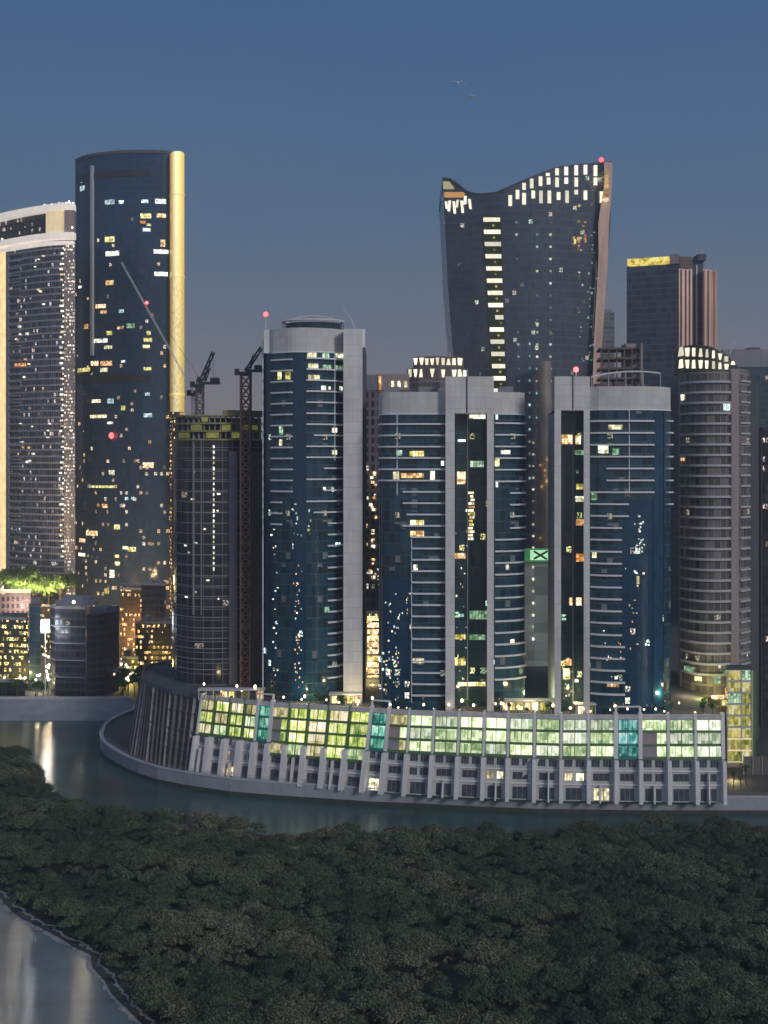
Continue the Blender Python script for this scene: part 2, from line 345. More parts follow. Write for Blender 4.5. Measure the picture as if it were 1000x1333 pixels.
cam = bpy.data.cameras.new('camera'); co = bpy.data.objects.new('camera', cam); COL.objects.link(co)
co.location = (0, 0, CZ); co.rotation_euler = (R(90), 0, 0)
cam.sensor_fit = 'HORIZONTAL'; cam.sensor_width = 36; cam.lens = 54; cam.shift_y = -.0665
cam.clip_start = 1; cam.clip_end = 20000
S = bpy.context.scene; S.camera = co
S.view_settings.view_transform = 'Standard'; S.view_settings.look = 'None'; S.view_settings.exposure = .2; S.view_settings.gamma = 1
S.cycles.use_denoising = True; S.cycles.max_bounces = 5; S.cycles.sample_clamp_indirect = 4; S.cycles.caustics_reflective = False

hz = bpy.data.materials.new('evening_haze'); hz.use_nodes = True; ht = hz.node_tree; ht.nodes.remove(ht.nodes['Principled BSDF'])
pv = ht.nodes.new('ShaderNodeVolumePrincipled'); pv.inputs['Color'].default_value = (.80, .92, .93, 1); pv.inputs['Density'].default_value = .00028; pv.inputs['Anisotropy'].default_value = .2
ht.links.new(pv.outputs[0], ht.nodes['Material Output'].inputs['Volume'])
mbz = MB(); mbz.box(-900, 900, -120, 1400, -3, 330); tag(mbz.build('haze', hz), kind='stuff')
S.cycles.volume_bounces = 0
# ------------------------------------------------------------------ facade helpers
class Front:
    """the street side of a building in plan, given as (pixel column, distance) corners"""
    def __init__(s, pts):
        if len(pts) >= 6:        # rounded front: spline through the corners
            q = [pts[0]] + list(pts) + [pts[-1]]; o = []
            for i in range(1, len(q) - 2):
                for k in range(3):
                    t = k / 3; a, b, c, d = (w[1] for w in q[i - 1:i + 3])
                    x = q[i][0] + (q[i + 1][0] - q[i][0]) * t
                    o.append((x, .5 * (2 * b + (c - a) * t + (2 * a - 5 * b + 4 * c - d) * t * t + (3 * b - a - 3 * c + d) * t ** 3)))
            pts = o + [pts[-1]]
        s.pts = [(X_(a, Y), Y) for a, Y in pts]; s.px = [a for a, _ in pts]
    def at(s, px):
        k = (px - CX) / FOC; n = len(s.pts)
        i = max(0, min(n - 2, next((j for j in range(n - 1) if px <= s.px[j + 1]), n - 2)))
        (x0, y0), (x1, y1) = s.pts[i], s.pts[i + 1]
        t = (k * y0 - x0) / ((x1 - x0) - k * (y1 - y0))
        return (x0 + t * (x1 - x0), y0 + t * (y1 - y0))
    def norm(s, px):
        a, b = s.at(px - 1.5), s.at(px + 1.5)
        L = math.hypot(b[0] - a[0], b[1] - a[1]); return ((b[1] - a[1]) / L, -(b[0] - a[0]) / L)
    def z(s, px, py): return Z_(py, s.at(px)[1])
    def body(s, mb, z0, z1, depth, m=0, cm=1):
        x0, y0 = s.pts[0]; x1, y1 = s.pts[-1]
        back = max(y for _, y in s.pts) + depth
        xb1 = x1 * back / y1 if x1 < 0 else x1; xb0 = x0 * back / y0 if x0 > 0 else x0
        mb.prism(s.pts + [(xb1, back), (xb0, back)], z0, z1, m, cm, u0=0)
def panel(mb, F, a, b, z0, z1, out=.3, inn=-.1, m=0):
    xs = sorted({a, b} | {p for p in F.px if a < p < b})
    o, i_ = [], []
    for x in xs:
        p = F.at(x); n = F.norm(min(max(x, a + .1), b - .1))
        o.append((p[0] + n[0] * out, p[1] + n[1] * out)); i_.append((p[0] + n[0] * inn, p[1] + n[1] * inn))
    mb.prism(o + i_[::-1], z0, z1, m)
def part(name, mat, parent, *a, smooth=False, **k):
    mb = MB(); panel(mb, *a, **k); return mb.build(name, mat, parent, smooth)
def boxpart(name, mat, parent, *a):
    mb = MB(); mb.box(*a); return mb.build(name, mat, parent)
def raybox(name, mat, parent, a, b, Y0, Y1, z0, z1):
    x0, x1 = X_(a, Y0), X_(b, Y0)
    mb = MB(); mb.prism([(x0, Y0), (x1, Y0), (X_(b, Y1) if x1 < 0 else x1, Y1), (X_(a, Y1) if x0 > 0 else x0, Y1)], z0, z1); return mb.build(name, mat, parent)
def litwin(F, parent, a, b, y0, y1, key, out=.25):
    """lit window given by its outline in the facade"""
    z0, z1 = F.z((a + b) / 2, y1), F.z((a + b) / 2, y0)
    return part('lit_window', M['lit_' + key], parent, F, a, b, z0, z1, out)

# ------------------------------------------------------------------ setting: water, city ground, mud
def watermat(name, col, k, rough, lat=.06):
    """water smoothed by wind ripples that run across the view: steep fore and aft, flat sideways"""
    t = NT(name); b = t.noise(t.mapped((.02, .06, 1)), 1.0, 4, .6)
    wn = t.n('ShaderNodeTexWhiteNoise', noise_dimensions='3D'); t.t.links.new(t.mapped((31, 47, 1)), wn.inputs[0])
    sc = t.n('ShaderNodeSeparateColor'); t.t.links.new(wn.outputs['Color'], sc.inputs[0])
    cb = t.n('ShaderNodeCombineXYZ'); t.put(cb.inputs[2], 1.0)
    tri = t.m('SUBTRACT', t.m('ADD', sc.outputs[0], sc.outputs[1]), 1.0)
    t.put(cb.inputs[1], t.m('MULTIPLY', tri, k)); t.put(cb.inputs[0], t.m('MULTIPLY_ADD', sc.outputs[2], lat, -lat / 2))
    no = t.n('ShaderNodeVectorMath', operation='NORMALIZE'); t.t.links.new(cb.outputs[0], no.inputs[0]); t.t.links.new(no.outputs[0], t.b.inputs['Normal'])
    lo = tuple(c * .75 for c in col); hi = tuple(c * 1.25 for c in col)
    return t.set(col=t.ramp(b, [(.35, lo), (.65, hi)]), rough=rough, spec=.6)
mb = MB(); mb.face([(-2500, -600, 0), (2500, -600, 0), (2500, 520, 0), (-2500, 520, 0)])
tag(mb.build('water', watermat('channel_water', (.045, .095, .092), .20, .10)), kind='structure')

wall_px = [(1300, 1059), (1000, 1060), (850, 1060), (700, 1058), (625, 1055), (550, 1051), (480, 1048), (420, 1044), (360, 1040), (300, 1035), (240, 1026), (205, 1019), (180, 1011), (162, 1003), (148, 995), (137, 987), (131, 980), (130, 972), (134, 962), (142, 954), (155, 947), (170, 941)]
wall_xy = [G(a, b) for a, b in wall_px] + [(X_(176, 450), 450), (X_(190, 458), 458)]
def asphalt():
    t = NT('city_paving'); n = t.noise(t.mapped((1, 1, 1)), .06, 5, .6)
    return t.set(col=t.ramp(n, [(.3, (.05, .05, .055)), (.7, (.13, .12, .12))]), rough=.8)
gp = [(wx, wy + .3, GZ) for wx, wy in wall_xy] + [(X_(150, 463), 463, GZ), (-3500, 463, GZ), (-9000, 12000, GZ), (9000, 12000, GZ), (3500, 330, GZ)]
mb = MB(); mb.face(gp); tag(mb.build('ground', asphalt()), kind='structure')
# seawall
mb = MB(); mc = MB()
def ring(path, off):
    o = []
    for i, p in enumerate(path):
        a = path[max(0, i - 1)]; b = path[min(len(path) - 1, i + 1)]
        L = math.hypot(b[0] - a[0], b[1] - a[1]); n = ((b[1] - a[1]) / L, -(b[0] - a[0]) / L)
        o.append((p[0] + n[0] * off, p[1] + n[1] * off))
    return o
o0, i0 = ring(wall_xy, 0), ring(wall_xy, .9)
def strip(mb, A, B, z0, z1, m=0):
    for k in range(len(A) - 1):
        a, b, c, d = A[k], A[k + 1], B[k + 1], B[k]
        mb.face([(a[0], a[1], z0), (b[0], b[1], z0), (b[0], b[1], z1), (a[0], a[1], z1)], None, m)
        mb.face([(d[0], d[1], z1), (c[0], c[1], z1), (c[0], c[1], z0), (d[0], d[1], z0)], None, m)
        mb.face([(a[0], a[1], z1), (b[0], b[1], z1), (c[0], c[1], z1), (d[0], d[1], z1)], None, m)
        mb.face([(a[0], a[1], z0), (d[0], d[1], z0), (c[0], c[1], z0), (b[0], b[1], z0)], None, m)
qw = thing('quay_wall', 'long curved grey concrete quay wall wrapping the podium along the channel', 'wall', (wall_xy[7][0], wall_xy[7][1], 0))
strip(mb, o0, i0, -1.5, 4.7); mb.build('wall_face', M['wall'], qw)
mt_ = MB(); strip(mt_, ring(wall_xy, -.12), ring(wall_xy, .5), -1.4, 1.1); mt_.build('tide_band', plain('algae_stained_concrete', (.05, .06, .055), .6, .5, .5), qw)
strip(mc, ring(wall_xy, -.2), ring(wall_xy, 1.1), 4.7, 5.05); mc.build('coping', M['coping'], qw)
mr = MB(); rl = ring(wall_xy, .45); acc = 0
for (a, b), (c, d) in zip(rl, rl[1:]):
    L = math.hypot(c - a, d - b); m_ = max(1, int(L / 2.5))
    for k in range(m_): mr.tube((a + (c - a) * k / m_, b + (d - b) * k / m_, 5.05), (a + (c - a) * k / m_, b + (d - b) * k / m_, 6.1), .05, 4)
    for h in (5.6, 6.1): mr.tube((a, b, h), (c, d, h), .045, 4)
mr.build('railing', M['grey'], qw)
# far embankment slope
mb = MB(); n = 60
def emb_y(x, k): return (444 + 19 * k)
for i in range(n):
    x0 = -700 + i * (X_(172, 446) + 700) / n; x1 = -700 + (i + 1) * (X_(172, 446) + 700) / n
    mb.face([(x0, 443, -.8), (x1, 443, -.8), (x1, 445, 1.0), (x0, 445, 1.0)]); mb.face([(x0, 445, 1.0), (x1, 445, 1.0), (x1, 463, GZ + .1), (x0, 463, GZ + .1)])
tag(mb.build('embankment', plain('embankment_concrete', (.25, .26, .28), .85, .3, .1, False)), kind='structure')
mb = MB(); mb.box(-700, X_(170, 463), 462.6, 463.6, GZ - .5, GZ + 1.0)
tag(mb.build('parapet_wall', M['coping']), 'low pale parapet along the crest of the far embankment', 'wall')

# mangrove mudflat outline (pixels on the ground)
mud_px = [(-260, 985), (0, 984), (36, 986), (42, 996), (36, 1003), (60, 1012), (54, 1024), (70, 1038), (100, 1050), (180, 1063), (300, 1080), (352, 1088), (356, 1104), (394, 1106), (398, 1090), (500, 1088), (700, 1090), (850, 1088), (1000, 1085), (1300, 1080)]
pond_px = [(200, 1345), (186, 1333), (165, 1312), (145, 1292), (136, 1275), (120, 1258), (118, 1242), (100, 1234), (80, 1222), (55, 1208), (28, 1195), (14, 1184), (0, 1168), (-40, 1150), (-260, 1130)]
MZ = .35
mud = [G(a, b, MZ) for a, b in mud_px] + [(175, 165), (230 - 460 * .0, 120), (X_(260, 170), 150)] + [G(a, b, MZ) for a, b in pond_px]
lag = [G(a, b, .0) for a, b in pond_px]
mb = MB(); mb.face([(a + 6, b + 2, .02) for a, b in lag] + [(-160, 175, .02), (-160, 60, .02), (lag[0][0] + 20, 60, .02)])
tag(mb.build('lagoon', watermat('lagoon_water', (.17, .225, .235), .36, .10, .012)), kind='structure')
def mudmat():
    t = NT('mud_bank'); n = t.noise(t.mapped((1, 1, 1)), .5, 5, .6); t.bump(n, .5, .2)
    return t.set(col=t.ramp(n, [(.3, (.018, .018, .018)), (.7, (.05, .048, .045))]), rough=.55)
mb = MB(); mb.face([(a, b, MZ) for a, b in mud]); n = len(mud)
for i in range(n):
    a, b = mud[i], mud[(i + 1) % n]; mb.face([(a[0], a[1], -.3), (b[0], b[1], -.3), (b[0], b[1], MZ), (a[0], a[1], MZ)])
tag(mb.build('mudflat', mudmat()), kind='structure')
# pale wet silt rim round the lagoon
rim = [G(a, b, MZ) for a, b in pond_px]; rr = []
for i, p in enumerate(rim): rr.append(p)
fine = []
for a, b in zip(rim, rim[1:]):
    for k in range(8):
        t_ = k / 8; fine.append((a[0] + (b[0] - a[0]) * t_ + random.uniform(-.5, .5), a[1] + (b[1] - a[1]) * t_ + random.uniform(-.7, .7)))
ri, ro = ring(fine, -.7), ring(fine, 1.9)
mb = MB()
for k in range(len(fine) - 1): mb.face([(*ri[k], MZ - .25), (*ri[k + 1], MZ - .25), (*ro[k + 1], MZ + .06), (*ro[k], MZ + .06)])
tag(mb.build('silt_bank', plain('pale_wet_silt', (.30, .30, .31), .4, .75, 1.2, False)), kind='structure')

# ------------------------------------------------------------------ foliage
def leafmat(name, c0, c1, c2):
    t = NT(name); at = t.n('ShaderNodeAttribute', attribute_name='tint')
    return t.set(col=t.ramp(at.outputs['Fac'], [(0, c0), (.5, c1), (1, c2)]), rough=.75, spec=.25)
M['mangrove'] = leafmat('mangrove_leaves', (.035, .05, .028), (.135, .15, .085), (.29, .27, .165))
M['leaves'] = leafmat('garden_leaves', (.03, .07, .02), (.06, .12, .03), (.11, .18, .05))
M['bark'] = plain('bark', (.09, .07, .05), .9, .3, 2)
def leaf_mesh(name, cen, rad, tint, nleaf, size, mat, core=True, flat=.6, sx=1.0):
    """crowns: leaf clusters spread over and inside each lumpy crown volume"""
    C = np.asarray(cen); K = len(C); rad = np.asarray(rad); nl = np.asarray(nleaf)
    idx = np.repeat(np.arange(K), nl); N = len(idx)
    th = rng.uniform(0, 2 * math.pi, N); cz = rng.uniform(-.25, 1, N)
    st = np.sqrt(np.clip(1 - cz * cz, 0, 1)); d = np.stack([st * np.cos(th), st * np.sin(th), cz], 1)
    ph = rng.uniform(0, 6.28, (K, 3))
    lump = 1 + .16 * np.sin(4 * th + ph[idx, 0]) * st + .14 * np.sin(5 * cz + 3 * th + ph[idx, 1]) + .1 * np.sin(9 * th + 7 * cz + ph[idx, 2])
    r = rad[idx] * lump * rng.uniform(.8, 1.04, N)
    p = C[idx] + d * r[:, None] * np.array([sx, 1, flat])
    a = rng.normal(size=(N, 3)) * .55 + d; a /= np.linalg.norm(a, axis=1)[:, None]
    b = np.cross(a, rng.normal(size=(N, 3))); b /= np.linalg.norm(b, axis=1)[:, None]
    c = np.cross(a, b); s = (size * rng.uniform(.6, 1.35, N))[:, None]
    V = np.stack([p - b * s, p - c * s * .7, p + b * s, p + c * s * .7], 1).reshape(-1, 3)
    T = np.repeat(np.clip(np.asarray(tint)[idx] + rng.normal(0, .07, N), 0, 1), 4)
    nv = len(V)
    me = bpy.data.meshes.new(name)
    extra_v, extra_f = [], []
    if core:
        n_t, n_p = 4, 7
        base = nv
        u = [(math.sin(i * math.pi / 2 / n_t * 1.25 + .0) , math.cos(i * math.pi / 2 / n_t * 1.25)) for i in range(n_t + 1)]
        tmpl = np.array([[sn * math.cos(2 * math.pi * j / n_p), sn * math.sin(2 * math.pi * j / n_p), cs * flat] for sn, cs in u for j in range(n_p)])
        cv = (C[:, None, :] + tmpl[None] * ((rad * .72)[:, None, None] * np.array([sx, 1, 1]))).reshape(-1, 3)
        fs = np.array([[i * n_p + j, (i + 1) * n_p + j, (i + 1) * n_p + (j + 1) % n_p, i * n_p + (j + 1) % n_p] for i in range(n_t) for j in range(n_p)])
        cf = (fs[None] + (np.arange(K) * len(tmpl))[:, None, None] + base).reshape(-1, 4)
        V = np.concatenate([V, cv]); T = np.concatenate([T, np.full(len(cv), .0)])  # inner cores take the darkest tint, painting shade into the crown gaps
        F = np.concatenate([np.arange(nv).reshape(-1, 4), cf])
    else: F = np.arange(nv).reshape(-1, 4)
    org = V.mean(0); org[2] = V[:, 2].min(); V = V - org
    me.vertices.add(len(V)); me.vertices.foreach_set('co', V.astype(np.float32).ravel())
    me.loops.add(F.size); me.loops.foreach_set('vertex_index', F.astype(np.int32).ravel())
    me.polygons.add(len(F)); me.polygons.foreach_set('loop_start', np.arange(0, F.size, 4, dtype=np.int32))
    at = me.attributes.new('tint', 'FLOAT', 'POINT'); at.data.foreach_set('value', T.astype(np.float32))
    me.update(calc_edges=True); me.materials.append(mat)
    return me, Vector(org)

def inside(x, y, poly):
    c = False; n = len(poly)
    for i in range(n):
        x0, y0 = poly[i]; x1, y1 = poly[i - 1]
        if (y0 > y) != (y1 > y) and x < (x1 - x0) * (y - y0) / (y1 - y0) + x0: c = not c
    return c
creek = [G(a, b, 2) for a, b in [(578, 1262), (592, 1250), (603, 1262), (600, 1290), (596, 1312), (580, 1312)]]
cen, rad, tint, nl = [], [], [], []
pool2 = [G(a, b, 2) for a, b in [(62, 1132), (80, 1128), (96, 1134), (92, 1156), (70, 1158)]]
y = 170.0
while y < 392:
    xr = .335 * y + 16; x = -xr; row = []
    while x < xr:
        R0 = random.choice((.9, 1.2, 1.5, 1.9, 2.4, 3.2)) * (1 + .15 * math.sin(y * .2 + x * .05)); x += R0 * 1.0
        cx, cy = x, y + random.uniform(-1.6, 1.6); x += R0 * 1.0
        if not inside(cx, cy, mud) or not inside(cx - 1.2, cy - 2.0, mud) or inside(cx, cy, creek) or inside(cx, cy, pool2): continue
        ln = math.sin(cx * .11 + 1.3 * math.sin(cy * .07)) + math.sin(cy * .19 + cx * .05 + 2)
        zc = 1.0 + .4 * ln + random.uniform(-.8, .6) + .42 * R0
        tn = .38 + .12 * ln + .10 * math.sin(cx * .045 + 2) + random.gauss(0, .13)
        m_ = int(4 + R0 * R0 * 1.35)
        for q in range(m_):
            a = q * 2.4 + random.random(); rr_ = R0 * .74 * math.sqrt((q + .3) / m_)
            lx, ly = cx + rr_ * 1.3 * math.cos(a), cy + rr_ * math.sin(a)
            if not inside(lx, ly, mud): continue
            r = R0 * random.uniform(.26, .42) + .15
            cen.append((lx, ly, zc + R0 * .70 * (1 - (rr_ / R0) ** 2) - .5 * r + random.uniform(-.25, .2))); rad.append(r)
            tint.append(min(1, max(0, tn + random.gauss(0, .07))))
            nl.append(int((62 if y < 250 else 42 if y < 320 else 26) * r * r) + 12)
    y += 2.75
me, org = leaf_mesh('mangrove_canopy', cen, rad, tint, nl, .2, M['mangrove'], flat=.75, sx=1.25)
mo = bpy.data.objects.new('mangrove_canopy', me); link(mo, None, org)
tag(mo, 'dense dark green mangrove canopy covering the mudflat in the foreground', 'mangrove forest', kind='stuff')

def make_tree(kind):
    t = thing('garden_tree', 'x', 'tree', (0, 0, 0))
    h = 6.5 if kind == 0 else 5
    mb = MB(); mb.tube((0, 0, 0), (.15, .1, h * .55), .22, 7, .13)
    for k in range(5):
        a = k * 1.26 + kind; mb.tube((.1, .07, h * (.35 + .04 * k)), (1.3 * math.cos(a), 1.3 * math.sin(a), h * (.6 + .04 * k)), .1, 5, .04)
    mb.build('trunk', M['bark'], t)
    cs = [(random.uniform(-1.5, 1.5), random.uniform(-1.5, 1.5), h * random.uniform(.55, .95)) for _ in range(9)]
    me, org = leaf_mesh('crown', cs, [random.uniform(.8, 1.4) for _ in cs], [random.uniform(.2, .8) for _ in cs], [90] * 9, .24, M['leaves'], core=False, flat=.8)
    link(bpy.data.objects.new('crown', me), t, org)
    return t
TREES = [None, None]
def put_tree(kind, x, y, z, sc, label, group):
    if TREES[kind] is None:
        TREES[kind] = make_tree(kind); o = TREES[kind]; o.location = (x, y, z); o.scale = (sc,) * 3; o.rotation_euler.z = random.uniform(0, 6)
        o['label'] = label
    else: o = copy_tree(TREES[kind], (x, y, z), random.uniform(0, 6), sc, label)
    o['group'] = group; return o
PALM = [None]
def make_palm():
    t = thing('palm_tree', 'x', 'palm tree', (0, 0, 0))
    mb = MB(); pts = [Vector((.25 * math.sin(k * .4), 0, k * .9)) for k in range(8)]
    for k in range(7): mb.tube(pts[k], pts[k + 1], .24 - .012 * k, 7, .228 - .012 * k)
    mb.build('trunk', M['bark'], t)
    top = pts[-1]; fb = MB()
    for k in range(18):
        a = k * 2.4; el = .9 - .09 * k; d = Vector((math.cos(a), math.sin(a), 0)); prev = top.copy(); L = 2.6
        side = Vector((-math.sin(a), math.cos(a), 0))
        for j in range(6):
            q = prev + (d * math.cos(el) + Vector((0, 0, math.sin(el)))) * L / 6; el -= .32
            w0, w1 = .5 * (1 - j / 7), .5 * (1 - (j + 1) / 7)
            for s_ in (-1, 1):
                fb.face([prev, q, q + side * s_ * w1 - Vector((0, 0, .18)), prev + side * s_ * w0 * .9 - Vector((0, 0, .18))])
            prev = q
    fb.build('crown', M['palmleaf'], t)
    return t
M['palmleaf'] = plain('palm_fronds', (.07, .11, .035), .6, .4, 1.5, False)
def put_palm(x, y, z, sc, label, group):
    if PALM[0] is None:
        PALM[0] = make_palm(); o = PALM[0]; o.location = (x, y, z); o.scale = (sc,) * 3; o['label'] = label
    else: o = copy_tree(PALM[0], (x, y, z), random.uniform(0, 6), sc, label)
    o['group'] = group; return o
LAMP = {}
def put_lamp(key, x, y, z, h, label, group):
    if key not in LAMP:
        t = thing('street_lamp' if key != 'garden' else 'garden_lamp', label, 'lamp', (0, 0, 0))
        mb = MB(); mb.tube((0, 0, 0), (0, 0, h), .07, 6, .05); mb.tube((0, 0, 0), (0, 0, .4), .14, 6); mb.build('pole', M['black'], t)
        mb = MB(); mb.ball((0, 0, h + .28), .32 if key == 'garden' else .5, 6); mb.build('globe', M['globe_white' if key == 'street' else 'globe'], t, True)
        LAMP[key] = t; o = t; o.location = (x, y, z)
    else: o = copy_tree(LAMP[key], (x, y, z), 0, 1, label)
    o['group'] = group; return o

# ------------------------------------------------------------------ the podium
nodes = [(235, 952, 244, 863), (200, 950, 214, 861), (180, 956, 196, 864), (170, 964, 187, 870), (167, 972, 185, 877), (172, 982, 188, 884), (190, 990, 200, 890), (215, 998, 224, 898), (249, 1006, 262, 905),
         (288, 1011, 300, 909), (327, 1015, 337, 913), (367, 1020, 377, 916), (420, 1025, 430, 919), (472, 1030, 484, 922), (526, 1035, 533, 925), (594, 1039, 598, 927), (660, 1042, 662, 929), (730, 1044, 731, 931), (802, 1045, 802, 931), (871, 1046, 870, 931), (945, 1046, 943, 931)]
PB = [G(a, b, GZ) for a, b, _, _ in nodes]; PT = [G(c, d, 26) for _, _, c, d in nodes]
def SP(t, z, off=0.0):
    """point on the battered podium face at node parameter t and height z, off metres proud"""
    i = max(0, min(len(nodes) - 2, int(t))); f = t - i; k = (z - GZ) / (26 - GZ)
    def pt(i): return (PB[i][0] + (PT[i][0] - PB[i][0]) * k, PB[i][1] + (PT[i][1] - PB[i][1]) * k)
    a, b = pt(i), pt(i + 1)
    def nn(j):
        c, d = pt(max(0, j - 1)), pt(min(len(nodes) - 1, j + 1)); L = math.hypot(d[0] - c[0], d[1] - c[1])
        return ((d[1] - c[1]) / L, -(d[0] - c[0]) / L)
    n0, n1 = nn(i), nn(i + 1)
    nx, ny = n0[0] + (n1[0] - n0[0]) * f, n0[1] + (n1[1] - n0[1]) * f
    return Vector((a[0] + (b[0] - a[0]) * f + nx * off, a[1] + (b[1] - a[1]) * f + ny * off, z))
def tpar(px):     # node parameter for a bottom pixel column (front part only)
    for i in range(8, len(nodes) - 1):
        if px <= nodes[i + 1][0] or i == len(nodes) - 2: return i + (px - nodes[i][0]) / (nodes[i + 1][0] - nodes[i][0])
def slab(mb, t0, t1, z0, z1, o0, o1, m=0):
    ts = [t0] + [float(k) for k in range(int(t0) + 1, int(math.ceil(t1)))] + [t1]
    u = 0
    for a, b in zip(ts, ts[1:]):
        if b - a < 1e-5: continue
        f = [SP(a, z0, o1), SP(b, z0, o1), SP(b, z1, o1), SP(a, z1, o1)]; g = [SP(a, z0, o0), SP(b, z0, o0), SP(b, z1, o0), SP(a, z1, o0)]
        L = (f[1] - f[0]).length
        mb.face(f, [(u, z0), (u + L, z0), (u + L, z1), (u, z1)], m); mb.face([f[3], f[2], g[2], g[3]], None, m); mb.face([g[0], g[1], f[1], f[0]], None, m)
        mb.face(g[::-1], None, m)
        if a == t0: mb.face([f[0], f[3], g[3], g[0]], None, m)
        if b == t1: mb.face([f[1], g[1], g[2], f[2]], None, m)
        u += L
pod = thing('podium_building', 'long curved podium building with lit green-yellow glazed storeys above grey columned base', 'building', (PB[13][0], PB[13][1], GZ))
NL = len(nodes) - 1
mb = MB(); slab(mb, 8, NL, GZ, 25.0, -1.6, -1.0); mb.build('wall', M['podwall'], pod)
mb = MB(); slab(mb, 0, 8, GZ, 25.0, -1.6, -.6); mb.build('screen_wall', M['finback'], pod)
mb = MB(); slab(mb, NL - .02, NL, GZ, 25.0, -30, -1.6)
mb.build('end_wall', M['podwall'], pod)
top = [SP(k, RZ, -1.3) for k in range(NL + 1)]
mb = MB(); mb.face([(p.x, p.y, RZ) for p in top] + [(top[-1].x + 6, 400, RZ), (top[-1].x, 425, RZ), (-40, 432, RZ)], [(0, 0)] * (len(top) + 3)); mb.build('roof', M['roof'], pod)
mb = MB(); slab(mb, 0, 8, 24.9, 26.1, -.6, .2); mb.build('parapet', M['darkgrey'], pod)
mb = MB(); slab(mb, 8, NL, 24.9, 26.1, -.6, .1); mb.build('parapet', M['podwall'], pod)
# fins of the blind western end
for k in range(34):
    t_ = .6 + k * (7.4 / 34)
    mb = MB(); w_ = .06 if k % 3 else .12
    zt = 25.0
    wv = w_ / max(.3, (SP(min(int(t_) + 1, 8), 10) - SP(int(t_), 10)).length) * 4
    slab(mb, t_, t_ + wv * .8, GZ, zt, -.6, .25 + .25 * random.random()); mb.build('fin', M['palefin' if k % 4 == 1 else 'fin'], pod)
for z in (9.5, 15, 20.3): 
    mb = MB(); slab(mb, .2, 7.95, z, z + .3, -.6, .05); mb.build('rail', M['darkgrey'], pod)
bays = [249, 268, 288, 308, 327, 345, 367, 392, 418, 445, 472, 497, 526, 560, 594, 628, 660, 695, 730, 766, 802, 834, 871, 907, 943]
rows = [25.0, 21.7, 18.3, 15.1, 11.7, 8.3, GZ]
tealb = {327, 472, 802}; greyb = {345, 497, 834}
for i, bx_ in enumerate(bays):
    t_ = tpar(bx_); ln = (SP(int(t_) + 1 if t_ < NL - .01 else NL, 10) - SP(min(int(t_), NL - 1), 10)).length
    hw = .55 / ln
    mb = MB(); a, b = max(8, t_ - hw), min(NL, t_ + hw)
    big_ = bx_ in (327, 345, 472, 497, 802, 834, 249, 943) 
    hs = hw if big_ else hw * (.42 if bx_ < 500 else .6)
    slab(mb, max(8, t_ - hs), min(NL, t_ + hs), 15.0, 26.6, -1.0, .35 if big_ else .12, 0 if big_ or bx_ > 500 else 1)
    ca, cb_ = max(8, t_ - hw * (1.25 if bx_ < 500 else 1.0)), min(NL, t_ + hw * (1.25 if bx_ < 500 else 1.0))
    slab(mb, ca, cb_, GZ, 14.6, -1.0, 1.5); mb.build('column', [M['podcol'], M['greenframe']], pod)
